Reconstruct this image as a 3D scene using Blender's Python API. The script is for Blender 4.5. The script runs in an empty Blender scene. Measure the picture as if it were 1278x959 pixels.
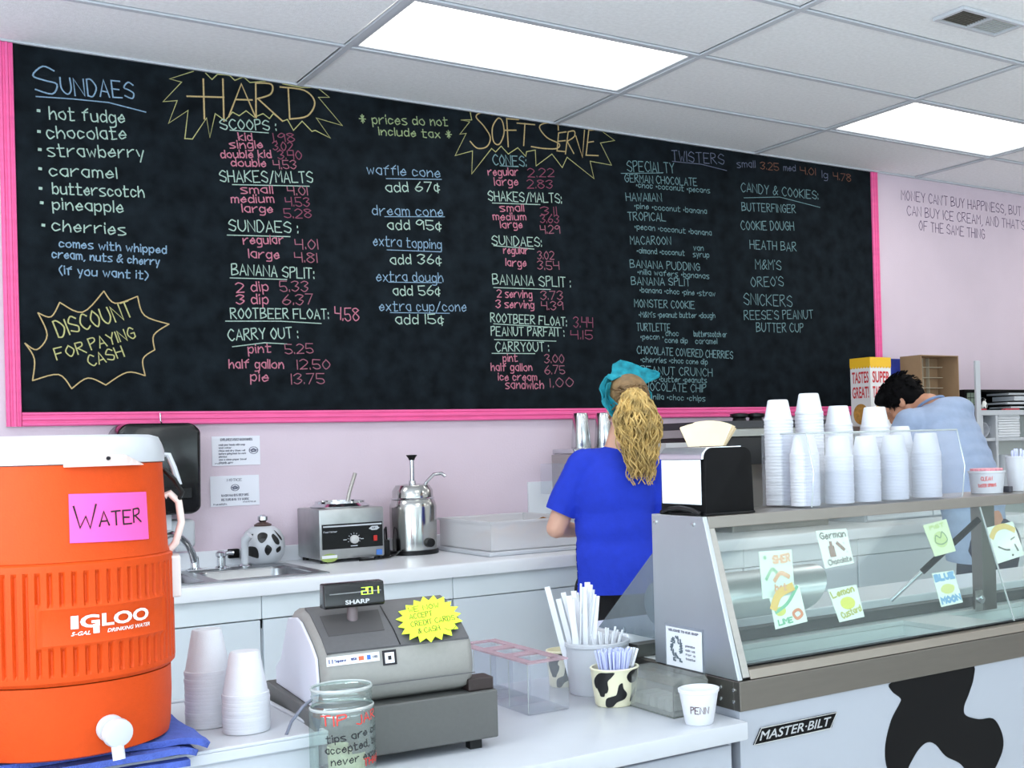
import bpy, bmesh, math, random
from mathutils import Vector, Matrix, noise
random.seed(7)
PI = math.pi
SC = bpy.context.scene
COL = SC.collection

# ------------------------------------------------------------------ camera
CAM = Vector((-1.64125, -5.05034, 1.41177))
FW = Vector((0.58865136, 0.8083695, 0.00532234))
RT = Vector((0.80815912, -0.58831633, -0.02761761))
UP = Vector((0.01919402, -0.02055844, 0.99960439))
FPX, PX, PY = 1506.413, 875.13, 542.51
cd = bpy.data.cameras.new('camera'); cam = bpy.data.objects.new('camera', cd); COL.objects.link(cam)
cam.matrix_world = Matrix(((RT.x, UP.x, -FW.x, CAM.x), (RT.y, UP.y, -FW.y, CAM.y), (RT.z, UP.z, -FW.z, CAM.z), (0, 0, 0, 1)))
cd.sensor_width = 36; cd.lens = FPX / 1278 * 36
cd.shift_x = -(PX - 639) / 1278; cd.shift_y = (PY - 479.5) / 1278
cd.clip_start = 0.05
SC.camera = cam

# ------------------------------------------------------------------ world, light, exposure
w = bpy.data.worlds.new('world'); SC.world = w; w.use_nodes = True
nt = w.node_tree; nt.nodes.clear()
bg = nt.nodes.new('ShaderNodeBackground'); out = nt.nodes.new('ShaderNodeOutputWorld')
bg.inputs[0].default_value = (0.80, 0.90, 1.0, 1); bg.inputs[1].default_value = 2.2
nt.links.new(bg.outputs[0], out.inputs[0])
SC.view_settings.view_transform = 'Standard'; SC.view_settings.look = 'None'
SC.view_settings.exposure = 0.05; SC.view_settings.gamma = 1.0
SC.view_settings.use_curve_mapping = False

def area(name, loc, rot, sx, sy, power, col):
    d = bpy.data.lights.new(name, 'AREA'); d.shape = 'RECTANGLE'; d.size = sx; d.size_y = sy
    d.energy = power; d.color = col
    o = bpy.data.objects.new(name, d); COL.objects.link(o); o.location = loc; o.rotation_euler = rot
    return o
# daylight coming in through the shop windows behind the counter's customers
for wx, pw in ((-1.75, 46), (1.15, 40), (4.05, 20)):
    area('window_daylight', (wx, -7.9, 1.65), (math.radians(152), 0, 0), 2.5, 1.9, pw, (0.80, 0.90, 1.0))
# and through the side glazing left of the counter
for wy in (-6.2, -3.9): area('side_daylight', (-3.56, wy, 1.65), (0, math.radians(-152), 0), 1.9, 2.1, 125, (0.80, 0.90, 1.0))

# ------------------------------------------------------------------ helpers
def lin(v):
    v /= 255.0
    return v / 12.92 if v <= 0.04045 else ((v + 0.055) / 1.055) ** 2.4
def C3(r, g, b): return (lin(r), lin(g), lin(b), 1)
MATS = {}
def mat(name, col, rough=0.5, metal=0.0, var=0.0, vscale=20, bump=0.0, bscale=200, emit=0, trans=0, aniso=None, spec=None):
    if name in MATS: return MATS[name]
    m = bpy.data.materials.new(name); m.use_nodes = True; MATS[name] = m
    n = m.node_tree.nodes; l = m.node_tree.links; p = n['Principled BSDF']
    c = C3(*col)
    p.inputs['Base Color'].default_value = c
    p.inputs['Roughness'].default_value = rough; p.inputs['Metallic'].default_value = metal
    if spec is not None: p.inputs['Specular IOR Level'].default_value = spec
    tc = n.new('ShaderNodeTexCoord')
    if var > 0:
        mp = n.new('ShaderNodeMapping'); l.new(tc.outputs['Object'], mp.inputs[0])
        if aniso: mp.inputs['Scale'].default_value = aniso
        t = n.new('ShaderNodeTexNoise'); t.inputs['Scale'].default_value = vscale; t.inputs['Detail'].default_value = 5
        l.new(mp.outputs[0], t.inputs['Vector'])
        r = n.new('ShaderNodeMapRange'); r.inputs['From Min'].default_value = 0.3; r.inputs['From Max'].default_value = 0.7
        r.inputs['To Min'].default_value = 1 - var; r.inputs['To Max'].default_value = 1 + var
        l.new(t.outputs['Fac'], r.inputs['Value'])
        mx = n.new('ShaderNodeVectorMath'); mx.operation = 'SCALE'; mx.inputs[0].default_value = c[:3]
        l.new(r.outputs[0], mx.inputs['Scale']); l.new(mx.outputs[0], p.inputs['Base Color'])
    if bump > 0:
        t2 = n.new('ShaderNodeTexNoise'); t2.inputs['Scale'].default_value = bscale; t2.inputs['Detail'].default_value = 3
        l.new(tc.outputs['Object'], t2.inputs['Vector'])
        b = n.new('ShaderNodeBump'); b.inputs['Strength'].default_value = bump; b.inputs['Distance'].default_value = 0.004
        l.new(t2.outputs['Fac'], b.inputs['Height']); l.new(b.outputs[0], p.inputs['Normal'])
    if emit:
        p.inputs['Emission Color'].default_value = c; p.inputs['Emission Strength'].default_value = emit
    if trans:
        p.inputs['Transmission Weight'].default_value = trans
    return m
def clear_mat(name, tint, opacity=0.0, gloss=0.06, rough=0.03, milk=(235, 240, 245)):
    """thin clear sheet: transparent with a fresnel gloss and, if wanted, a milky share"""
    m = bpy.data.materials.new(name); m.use_nodes = True; n = m.node_tree.nodes; l = m.node_tree.links; n.clear()
    o = n.new('ShaderNodeOutputMaterial'); tr = n.new('ShaderNodeBsdfTransparent'); tr.inputs[0].default_value = C3(*tint)
    gl = n.new('ShaderNodeBsdfGlossy'); gl.inputs['Roughness'].default_value = rough
    df = n.new('ShaderNodeBsdfPrincipled'); df.inputs['Base Color'].default_value = C3(*milk); df.inputs['Roughness'].default_value = 0.35
    m1 = n.new('ShaderNodeMixShader'); m1.inputs[0].default_value = opacity
    l.new(tr.outputs[0], m1.inputs[1]); l.new(df.outputs[0], m1.inputs[2])
    lw = n.new('ShaderNodeLayerWeight'); lw.inputs[0].default_value = 0.12
    mr = n.new('ShaderNodeMapRange'); mr.inputs['To Min'].default_value = gloss; mr.inputs['To Max'].default_value = 0.25
    l.new(lw.outputs['Fresnel'], mr.inputs['Value'])
    m2 = n.new('ShaderNodeMixShader'); l.new(mr.outputs[0], m2.inputs[0]); l.new(m1.outputs[0], m2.inputs[1]); l.new(gl.outputs[0], m2.inputs[2])
    l.new(m2.outputs[0], o.inputs[0]); return m
def cow_mat(name, base, scale=9, thr=0.56, rough=0.3):
    m = mat(name, base, rough); n = m.node_tree.nodes; l = m.node_tree.links; p = n['Principled BSDF']
    tc = n.new('ShaderNodeTexCoord'); t = n.new('ShaderNodeTexNoise'); t.inputs['Scale'].default_value = scale; t.inputs['Detail'].default_value = 1.0
    t.inputs['Distortion'].default_value = 0.4
    l.new(tc.outputs['Object'], t.inputs['Vector'])
    r = n.new('ShaderNodeValToRGB'); r.color_ramp.interpolation = 'LINEAR'
    r.color_ramp.elements[0].position = thr - 0.006; r.color_ramp.elements[0].color = C3(*base)
    r.color_ramp.elements[1].position = thr + 0.006; r.color_ramp.elements[1].color = C3(22, 22, 26)
    l.new(t.outputs['Fac'], r.inputs[0]); l.new(r.outputs[0], p.inputs['Base Color']); return m

class MB:
    def __init__(s): s.v = []; s.f = []; s.m = []; s.cur = 0
    def add(s, vs, fs):
        k = len(s.v); s.v += [tuple(v) for v in vs]; s.f += [tuple(i + k for i in f) for f in fs]; s.m += [s.cur] * len(fs); return s
    def box(s, x0, x1, y0, y1, z0, z1, M=None):
        vs = [(x, y, z) for z in (z0, z1) for (x, y) in ((x0, y0), (x1, y0), (x1, y1), (x0, y1))]
        if M: vs = [M @ Vector(v) for v in vs]
        return s.add(vs, [(3, 2, 1, 0), (4, 5, 6, 7), (0, 1, 5, 4), (1, 2, 6, 5), (2, 3, 7, 6), (3, 0, 4, 7)])
    def lathe(s, prof, seg=32, c=(0, 0, 0), M=None, cap=True):
        vs = []; fs = []; n = len(prof)
        for i in range(seg):
            a = 2 * PI * i / seg
            for r, z in prof: vs.append(Vector((c[0] + r * math.cos(a), c[1] + r * math.sin(a), c[2] + z)))
        for i in range(seg):
            j = (i + 1) % seg
            for k in range(n - 1): fs.append((i * n + k, j * n + k, j * n + k + 1, i * n + k + 1))
        if cap:
            if prof[0][0] > 1e-5: fs.append(tuple(i * n for i in reversed(range(seg))))
            if prof[-1][0] > 1e-5: fs.append(tuple(i * n + n - 1 for i in range(seg)))
        if M: vs = [M @ v for v in vs]
        return s.add(vs, fs)
    def tube(s, pts, r, seg=10, closed=False):
        pts = [Vector(p) for p in pts]; n = len(pts); vs = []; fs = []
        prev = None
        for i, p in enumerate(pts):
            t = (pts[min(i + 1, n - 1)] - pts[max(i - 1, 0)]) if not closed else (pts[(i + 1) % n] - pts[i - 1])
            t.normalize()
            a = prev if prev is not None else (Vector((0, 0, 1)) if abs(t.z) < 0.9 else Vector((1, 0, 0)))
            u = (a - t * a.dot(t)).normalized(); prev = u; w_ = t.cross(u)
            rr = r[i] if isinstance(r, (list, tuple)) else r
            for k in range(seg):
                q = 2 * PI * k / seg; vs.append(p + (u * math.cos(q) + w_ * math.sin(q)) * rr)
        for i in range(n if closed else n - 1):
            j = (i + 1) % n
            for k in range(seg):
                l_ = (k + 1) % seg; fs.append((i * seg + k, i * seg + l_, j * seg + l_, j * seg + k))
        if not closed: fs.append(tuple(reversed(range(seg)))); fs.append(tuple((n - 1) * seg + k for k in range(seg)))
        return s.add(vs, fs)
    def prism(s, poly, a, b, axis='x', M=None):
        """poly in the plane across axis; extruded from a to b"""
        def pt(p, t):
            return Vector((t, p[0], p[1])) if axis == 'x' else Vector((p[0], t, p[1])) if axis == 'y' else Vector((p[0], p[1], t))
        n = len(poly); vs = [pt(p, a) for p in poly] + [pt(p, b) for p in poly]
        if M: vs = [M @ v for v in vs]
        fs = [tuple(reversed(range(n))), tuple(range(n, 2 * n))] + [(i, (i + 1) % n, n + (i + 1) % n, n + i) for i in range(n)]
        return s.add(vs, fs)
    def build(s, name, mats, parent=None, smooth=40, bevel=0, bseg=2, world=True, recalc=True):
        me = bpy.data.meshes.new(name); me.from_pydata(s.v, [], s.f); me.update()
        if not isinstance(mats, (list, tuple)): mats = [mats]
        for m_ in mats: me.materials.append(m_)
        for p, mi in zip(me.polygons, s.m): p.material_index = mi
        bm = bmesh.new(); bm.from_mesh(me)
        if recalc: bmesh.ops.recalc_face_normals(bm, faces=bm.faces)
        if bevel:
            es = [e for e in bm.edges if len(e.link_faces) == 2 and e.calc_face_angle(0) > math.radians(30)]
            bmesh.ops.bevel(bm, geom=es, offset=bevel, segments=bseg, affect='EDGES', clamp_overlap=True, profile=0.5)
        if smooth:
            for f in bm.faces: f.smooth = True
            for e in bm.edges:
                if len(e.link_faces) != 2 or e.calc_face_angle(0) > math.radians(smooth): e.smooth = False
        bm.to_mesh(me); bm.free()
        o = bpy.data.objects.new(name, me); COL.objects.link(o)
        if parent: attach(o, parent)
        return o
def attach(o, parent):
    o.parent = parent
def wpos(p):
    v = Vector(p.location)
    return v
def thing(name, label, cat, loc=(0, 0, 0), rz=0, group=None):
    o = bpy.data.objects.new(name, None); COL.objects.link(o); o.location = loc; o.rotation_euler = (0, 0, rz)
    o.empty_display_size = 0.05
    return tag(o, label, cat, group)
def tag(o, label=None, cat=None, group=None, kind=None):
    if label: o['label'] = label
    if cat: o['category'] = cat
    if group: o['group'] = group
    if kind: o['kind'] = kind
    return o
def dup(root, loc, rz=0, label=None):
    r = root.copy(); COL.objects.link(r); r.location = loc; r.rotation_euler = (0, 0, rz)
    if label: r['label'] = label
    for ch in list(root.children):
        c = ch.copy(); COL.objects.link(c); c.parent = r
        for g in list(ch.children):
            d = g.copy(); COL.objects.link(d); d.parent = c
    return r

# photo pixel -> point on a real plane (used for the lettering and cards that lie on those planes)
def ray(x, y): return FW + (x - PX) / FPX * RT - (y - PY) / FPX * UP
def onY(x, y, v):
    q = ray(x, y); return CAM + q * ((v - CAM.y) / q.y)
def onX(x, y, v):
    q = ray(x, y); return CAM + q * ((v - CAM.x) / q.x)
def onZ(x, y, v):
    q = ray(x, y); return CAM + q * ((v - CAM.z) / q.z)
def onP(x, y, p0, n):
    q = ray(x, y); return CAM + q * ((Vector(p0) - CAM).dot(n) / q.dot(n))

# ------------------------------------------------------------------ hand lettering (single-stroke alphabet)
GL = {'A':"022842 1434",'B':"0802 ~08383605 ~05354302",'C':"~4728052243",'D':"0802 ~0828452202",'E':"48080242 0535",'F':"480802 0535",
'G':"~4728052243 434525",'H':"0802 4842 0545",'I':"2822",'J':"~38332203",'K':"0802 480542",'L':"080242",'M':"0208254842",'N':"02084248",
'O':"~2805224528",'P':"0802 ~08383605",'Q':"~2805224528 2442",'R':"0802 ~08383605 1542",'S':"~47280625443203",'T':"0848 2822",'U':"~0804224448",
'V':"082248",'W':"0812253248",'X':"0842 4802",'Y':"0825 482522",'Z':"08480242",
'a':"~3616042233 3632",'b':"0802 ~0526342203",'c':"~3516041233",'d':"3832 ~3516041233",'e':"0434 ~342615041233",'f':"~38271612 0636",
'g':"~3516041233 ~36312000",'h':"0802 ~04263432",'i':"1612 1817",'j':"~26211000",'k':"0802 360432",'l':"1812",'m':"0602 ~05162522 ~25364542",
'n':"0602 ~04263432",'o':"~260503223426",'p':"0600 ~0526342203",'q':"3630 ~3516041233",'r':"0602 ~042636",'s':"~361605332202",
't':"~18131232 0636",'u':"~0603123336 3632",'v':"061236",'w':"0612253246",'x':"0632 3602",'y':"0613 3610",'z':"06360232",
'0':"~2805224528",'1':"2822",'2':"~07284602 0242",'3':"~07284725 ~25442203",'4':"080545 4842",'5':"480805 ~0535432203",'6':"~380422442504",
'7':"084812",'8':"~47280744220447",'9':"~4728062547 4742",'@':"~3516041233 2721",'&':"~42162837041245",'*':"0545 2822 1733 3713",
':':"2625 2322",'.':"1213","'":"1817",',':"2211",'/':"0138",'(':"~280521",')':"~082501",'^':"1424 1525 1424",'!':"2824 2322",'-':"0535"}
def smooth_line(p, k=4):
    if len(p) < 3: return p
    closed = (p[0] == p[-1]); out = []
    n = len(p)
    for i in range(n - 1):
        p0 = p[i - 1] if i > 0 else (p[-2] if closed else p[0]); p1 = p[i]; p2 = p[i + 1]
        p3 = p[i + 2] if i + 2 < n else (p[1] if closed else p[-1])
        for t in range(k):
            t /= k
            out.append(tuple(0.5 * ((2 * p1[a]) + (-p0[a] + p2[a]) * t + (2 * p0[a] - 5 * p1[a] + 4 * p2[a] - p3[a]) * t * t + (-p0[a] + 3 * p1[a] - 3 * p2[a] + p3[a]) * t ** 3) for a in (0, 1)))
    out.append(p[-1]); return out
def text_strokes(s, jit=0.16):
    x = 0.0; res = []
    for ch in s:
        if ch == ' ': x += 2.6; continue
        ls = []
        for part in GL[ch].split():
            sm = part[0] == '~'
            if sm: part = part[1:]
            pts = [(int(part[i]), int(part[i + 1]) - 2) for i in range(0, len(part), 2)]
            pts = [(a + random.uniform(-jit, jit), b + random.uniform(-jit, jit)) for a, b in pts]
            if sm: pts = smooth_line(pts, 4)
            ls.append(pts)
        mn = min(p[0] for q in ls for p in q); mxx = max(p[0] for q in ls for p in q)
        dy = random.uniform(-0.15, 0.15)
        for q in ls: res.append([((a - mn) + x, b + dy) for a, b in q])
        x += (mxx - mn) + 1.25
    return res, max(x - 1.25, 0.5)
STRK = [0]
def strip(mb, pts, wd, f):
    """flat ribbon along a 2-D polyline; f maps (u, v) to 3-D; each ribbon lies a hair above the last"""
    q = [pts[0]]
    for p in pts[1:]:
        if math.hypot(p[0] - q[-1][0], p[1] - q[-1][1]) > wd * .12: q.append(p)
    if len(q) < 2: q.append((q[0][0] + wd * .5, q[0][1]))
    n = len(q); closed = n > 3 and math.hypot(q[0][0] - q[-1][0], q[0][1] - q[-1][1]) < wd * .2
    STRK[0] = (STRK[0] + 1) % 9; lift = STRK[0] * 3.5e-5; L = []; R = []
    for i in range(n):
        a = q[i - 1] if i else (q[-2] if closed else None); b = q[i + 1] if i < n - 1 else (q[1] if closed else None); c = q[i]
        d1 = d2 = None
        if a: l_ = math.hypot(c[0] - a[0], c[1] - a[1]) or 1; d1 = ((c[0] - a[0]) / l_, (c[1] - a[1]) / l_)
        if b: l_ = math.hypot(b[0] - c[0], b[1] - c[1]) or 1; d2 = ((b[0] - c[0]) / l_, (b[1] - c[1]) / l_)
        if d1 is None: d1 = d2; c = (c[0] - d2[0] * wd * .3, c[1] - d2[1] * wd * .3)
        if d2 is None: d2 = d1; c = (c[0] + d1[0] * wd * .3, c[1] + d1[1] * wd * .3)
        tx, ty = d1[0] + d2[0], d1[1] + d2[1]; l_ = math.hypot(tx, ty)
        if l_ < .35: tx, ty = d1; l_ = 1; k = 1
        else: k = min(1.6, 2 / l_)
        nx, ny = -ty / l_ * wd / 2 * k, tx / l_ * wd / 2 * k
        L.append((c[0] + nx, c[1] + ny)); R.append((c[0] - nx, c[1] - ny))
    e = 1e-4; c0 = q[n // 2]; o = f(*c0); nn = (f(c0[0] + e, c0[1]) - o).cross(f(c0[0], c0[1] + e) - o)
    nn = nn.normalized() * lift if nn.length > 1e-14 else Vector((0, 0, 0))
    mb.add([f(*p) + nn for p in L] + [f(*p) + nn for p in R], [(i, n + i, n + i + 1, i + 1) for i in range(n - 1)])
def write(s, f, u0, v0, u1, v1, cap, wd, mb=None):
    """lettering from (u0,v0) to (u1,v1) along the baseline on surface f"""
    mb = mb or MB(); st, W = text_strokes(s)
    L = math.hypot(u1 - u0, v1 - v0); ca, sa = (u1 - u0) / L, (v1 - v0) / L; sx = L / W; sy = cap / 6.0
    for q in st:
        strip(mb, [(u0 + a * sx * ca - b * sy * sa, v0 + a * sx * sa + b * sy * ca) for a, b in q], wd, f)
    return mb
def font_mesh(s, size=1.0, bold=0.0, shear=0.0):
    c = bpy.data.curves.new('t', 'FONT'); c.body = s; c.size = size; c.offset = bold; c.shear = shear; c.align_x = 'CENTER'; c.resolution_u = 3
    o = bpy.data.objects.new('t', c); COL.objects.link(o)
    dg = bpy.context.evaluated_depsgraph_get(); dg.update()
    me = bpy.data.meshes.new_from_object(o.evaluated_get(dg))
    vs = [tuple(v.co[:2]) for v in me.vertices]; fs = [tuple(p.vertices) for p in me.polygons]
    bpy.data.objects.remove(o); bpy.data.curves.remove(c); bpy.data.meshes.remove(me)
    x0 = min(v[0] for v in vs); x1 = max(v[0] for v in vs); y0 = min(v[1] for v in vs); y1 = max(v[1] for v in vs)
    return [((v[0] - x0) / (x1 - x0), (v[1] - y0) / (y1 - y0)) for v in vs], fs
def print_text(mb, s, f, u0, v0, u1, v1, bold=0.0, shear=0.0):
    """block lettering filling the box u0..u1, v0..v1 on surface f"""
    vs, fs = font_mesh(s, 1.0, bold, shear)
    mb.add([f(u0 + a * (u1 - u0), v0 + b * (v1 - v0)) for a, b in vs], fs); return mb
def planef(o, u, v):
    o, u, v = Vector(o), Vector(u), Vector(v)
    return lambda a, b: o + u * a + v * b

# ------------------------------------------------------------------ materials
M_wall = mat('pink_wall_paint', (216, 198, 211), 0.7, var=0.03, vscale=3, bump=0.15, bscale=120)
M_white_wall = mat('white_wall_paint', (232, 230, 228), 0.7, var=0.02, vscale=3)
M_floor = mat('floor_tile', (226, 222, 216), 0.4, var=0.06, vscale=6)
M_tile = mat('ceiling_tile_fibre', (242, 243, 246), 0.9, var=0.05, vscale=60, bump=0.5, bscale=160)
M_grid = mat('ceiling_grid_paint', (196, 200, 208), 0.6)
M_pinkframe = mat('pink_frame_paint', (240, 98, 160), 0.45, var=0.06, vscale=8, aniso=(1, 1, 6))
M_board = mat('chalkboard_slate', (20, 26, 31), 0.85, var=0.5, vscale=14, bump=0.1, spec=0.08)
M_lam = mat('white_laminate', (226, 228, 234), 0.28, var=0.02, vscale=5)
M_cab = mat('painted_cabinet', (222, 230, 236), 0.5, var=0.03, vscale=4)
M_steel = mat('brushed_steel', (178, 176, 172), 0.34, 1.0, var=0.04, vscale=9, aniso=(1, 1, 14))
M_steel_d = mat('stainless_band', (124, 120, 115), 0.36, 1.0, var=0.03, vscale=12, aniso=(1, 8, 8))
M_chrome = mat('chrome', (205, 208, 212), 0.12, 1.0)
M_black = mat('black_plastic', (14, 14, 16), 0.35, spec=0.3)
M_blackm = mat('matt_black', (11, 11, 13), 0.7, var=0.2, vscale=30, spec=0.15)
M_paper = mat('white_paper', (224, 226, 232), 0.8)
M_foam = mat('white_foam', (212, 213, 220), 0.55, var=0.015, vscale=80, bump=0.1, bscale=500)
M_foam.node_tree.nodes['Principled BSDF'].inputs['Subsurface Weight'].default_value = 0.0
M_white = mat('white_plastic', (196, 199, 206), 0.35)
M_ink = mat('black_ink', (28, 26, 34), 0.8)
M_red = mat('red_ink', (214, 52, 44), 0.7)
M_enamel = mat('white_enamel', (163, 168, 179), 0.25, var=0.012, vscale=3)
M_orange = mat('orange_plastic', (204, 70, 16), 0.5, var=0.03, vscale=90, bump=0.12, bscale=300, spec=0.2)
M_glass = clear_mat('clear_glass', (243, 249, 247), 0.03, 0.012)
M_acryl = clear_mat('clear_acrylic', (248, 249, 252), 0.08, 0.02, 0.12)
M_edge = clear_mat('acrylic_edge', (200, 210, 210), 0.55, 0.1, 0.1, milk=(214, 220, 220))
M_milk = clear_mat('milky_plastic', (240, 240, 240), 0.55, 0.03, 0.3, milk=(246, 246, 250))
M_skin = mat('skin_fair', (222, 172, 150), 0.5, var=0.04, vscale=14)
M_skin2 = mat('skin_tan', (196, 140, 112), 0.5, var=0.04, vscale=14)

ORD = ['first', 'second', 'third', 'fourth', 'fifth', 'sixth', 'seventh', 'eighth', 'ninth', 'tenth', 'eleventh', 'twelfth', 'thirteenth', 'fourteenth', 'fifteenth', 'sixteenth', 'seventeenth', 'eighteenth', 'nineteenth', 'twentieth'] + ['twenty-' + q for q in ('first', 'second', 'third', 'fourth', 'fifth', 'sixth', 'seventh', 'eighth', 'ninth')] + ['thirtieth', 'thirty-first', 'thirty-second', 'thirty-third']

# ================================================================== THE SETTING
H = 2.95; XL, XR, YF = -3.66, 7.32, -8.0
def struct(name, mb, m, **k):
    return tag(mb.build(name, m, smooth=0, **k), kind='structure')
fl = struct('floor', MB().box(XL, XR, YF, 0, -0.1, 0), M_floor)
wb = struct('wall_back', MB().box(XL, XR, 0, 0.12, 0, H + 0.1), M_wall)
struct('wall_left', MB().box(XL - 0.12, XL, YF - .12, -7.3, 0, H + 0.1).box(XL - 0.12, XL, -2.8, 0.12, 0, H + 0.1).box(XL - 0.12, XL, -7.3, -2.8, 0, .65).box(XL - 0.12, XL, -7.3, -2.8, 2.65, H + .1), M_white_wall)
m_ = MB()
for q in ((-7.3, -7.25, .65, 2.65), (-2.85, -2.8, .65, 2.65), (-5.07, -5.03, .7, 2.6), (-7.25, -2.85, .65, .7), (-7.25, -2.85, 2.6, 2.65)): m_.box(XL - .09, XL - .03, q[0], q[1], q[2], q[3])
wn = struct('window_4', m_, M_white)
MB().box(XL - .065, XL - .06, -7.25, -2.85, .7, 2.6).build('pane', M_glass, wn, smooth=0)
struct('wall_right', MB().box(XR, XR + 0.12, YF - .12, 0.12, 0, H + 0.1), M_white_wall)
mb = MB(); xs = [XL, -3.05, -0.45, -0.15, 2.45, 2.75, 5.35, XR]
mb.box(XL, XR, YF - 0.12, YF, 0, 0.65); mb.box(XL, XR, YF - 0.12, YF, 2.65, H + 0.1)
for a, b in ((xs[0], xs[1]), (xs[2], xs[3]), (xs[4], xs[5]), (xs[6], xs[7])): mb.box(a, b, YF - 0.12, YF, 0.65, 2.65)
struct('wall_front', mb, M_white_wall)
for i, (a, b) in enumerate(((-3.05, -0.45), (-0.15, 2.45), (2.75, 5.35))):
    m_ = MB()
    for q in ((a, a + .05, .65, 2.65), (b - .05, b, .65, 2.65), (a + .05, b - .05, .65, .7), (a + .05, b - .05, 2.6, 2.65), ((a + b) / 2 - .02, (a + b) / 2 + .02, .7, 2.6)):
        m_.box(q[0], q[1], YF - .09, YF - .03, q[2], q[3])
    wn = struct('window_%d' % (i + 1), m_, M_white)
    MB().box(a + .05, b - .05, YF - .065, YF - .06, .7, 2.6).build('pane', M_glass, wn, smooth=0)
struct('baseboard_back', MB().box(XL, XR, -0.012, 0, 0, 0.1), M_white)

# ceiling: slab, fibre tiles one by one, grid bars, lights, vent
ce = struct('ceiling', MB().box(XL, XR, YF, 0, H + 0.045, H + 0.1), M_tile)
GY = [0.0] + [-0.575 - 0.61 * k for k in range(13)]
GX = [XL + 1.22 * i for i in range(10)]      # bars at ..., 0, 1.22, 2.44, 3.66
lights = {(c, r) for c in (1, 3, 5, 7) for r in (1, 5, 9)}
protos = {}
for r in range(len(GY) - 1):
    y1, y0 = GY[r], max(GY[r + 1], YF)
    for c in range(9):
        if (c, r) in lights: continue
        x0, x1 = GX[c], GX[c + 1]; key = round(y1 - y0, 3)
        if key not in protos:
            t = MB().box(0.014, 1.206, 0.014, key - 0.014, 0, 0.03).build('ceiling_tile', M_tile, ce, smooth=0, bevel=0.003, bseg=1)
            protos[key] = t
        else:
            t = protos[key].copy(); COL.objects.link(t); t.parent = ce
        t.location = (x0, y0, H + 0.002)
mb = MB()
for y in GY[1:]: mb.box(XL, XR, y - 0.012, y + 0.012, H - 0.006, H + 0.001); mb.box(XL, XR, y - 0.003, y + 0.003, H + 0.001, H + 0.045)
for x in GX[1:-1]: mb.box(x - 0.012, x + 0.012, YF, 0, H - 0.0065, H + 0.0005)
mb.box(XL, XR, -0.02, 0, H - 0.007, H + 0.001)
mb.build('grid_bar', M_grid, ce, smooth=0)
M_diff = mat('light_diffuser', (255, 255, 246), 0.6, emit=2.2)
lab = {(3, 1): 'long lit ceiling panel above the middle of the menu board', (5, 1): 'lit ceiling panel at the right, nearest the wall lettering'}
for (c, r) in sorted(lights):
    x0, x1, y1, y0 = GX[c], GX[c + 1], GY[r], GY[r + 1]
    t = thing('ceiling_light', lab.get((c, r), 'lit ceiling panel out in the customer area behind the camera' if r > 1 else 'lit ceiling panel near a side wall'), 'light', ((x0 + x1) / 2, (y0 + y1) / 2, H - 0.001), 0, 'fluorescent ceiling panels')
    hw, hd = 0.597, 0.292
    f = MB()
    for q in ((-hw, hw, -hd, -hd + .02), (-hw, hw, hd - .02, hd), (-hw, -hw + .02, -hd + .02, hd - .02), (hw - .02, hw, -hd + .02, hd - .02)): f.box(*q, 0.0, 0.03)
    f.build('frame', M_grid, t, smooth=0)
    MB().box(-hw + .02, hw - .02, -hd + .02, hd - .02, 0.006, 0.016).build('diffuser', M_diff, t, smooth=0)
    area('fluorescent_light', ((x0 + x1) / 2, (y0 + y1) / 2, H - 0.03), (0, 0, 0), 1.1, 0.5, 6, (1.0, 0.99, 0.97))
# vent
v = [onZ(*q, H) for q in ((1162, 19), (1197, 5), (1277, 32), (1250, 44))]
vc = sum(v, Vector()) / 4
vt = thing('ceiling_vent', 'white ceiling air vent with a dark louvred half, top right', 'vent', (vc.x, vc.y, H - .012), 0)
f = MB()
for q in ((-.17, .17, -.075, -.06), (-.17, .17, .06, .075), (-.17, -.155, -.06, .06), (.155, .17, -.06, .06), (-.008, .008, -.06, .06)): f.box(*q, 0, .012)
f.build('frame', M_white, vt, smooth=0)
MB().box(-.155, -.008, -.06, .06, .0085, .0115).build('opening', mat('vent_dark', (92, 88, 82), 0.8), vt, smooth=0)
MB().box(.008, .155, -.06, .06, .0085, .0115).build('backing', mat('vent_light', (196, 198, 190), 0.8), vt, smooth=0)
for k in range(9):
    y = -.052 + k * .013
    M_ = Matrix.Translation((0, y, .005)) @ Matrix.Rotation(0.7, 4, 'X')
    MB().box(-.153, -.01, -.003, .003, -.0006, .0006, M_).build('slat', mat('slat_dark', (120, 116, 108), 0.6), vt, smooth=0)
    MB().box(.01, .153, -.003, .003, -.0006, .0006, M_).build('slat', M_grid, vt, smooth=0)

# lettering painted on the pink wall
Mwt = mat('plum_wall_lettering', (104, 84, 116), 0.8)
def wallf(u, v): return Vector((u, -0.0012, v))
def yl(s, x0, y0, x1, y1, h, wd, m, name, parent, yy=-0.0012, mbx=None):
    a = onY(x0, y0, yy); b = onY(x1, y1, yy); t = onY(x0, y0 - h, yy)
    mb = write(s, lambda u, v: Vector((u, yy, v)), a.x, a.z, b.x, b.z, abs(t.z - a.z), wd, mbx)
    return mb if mbx is not None else mb.build(name, m, parent, smooth=0, recalc=False)
for a in (("MONEY CAN'T BUY HAPPINESS, BUT YOU", 1125, 249, 1293, 272), ("CAN BUY ICE CREAM, AND THAT'S KIND", 1132, 268.5, 1300, 290), ("OF THE SAME THING", 1147, 287.5, 1229, 298.5)):
    yl(*a, 12, 0.0042, Mwt, 'wall_lettering', wb)

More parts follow.
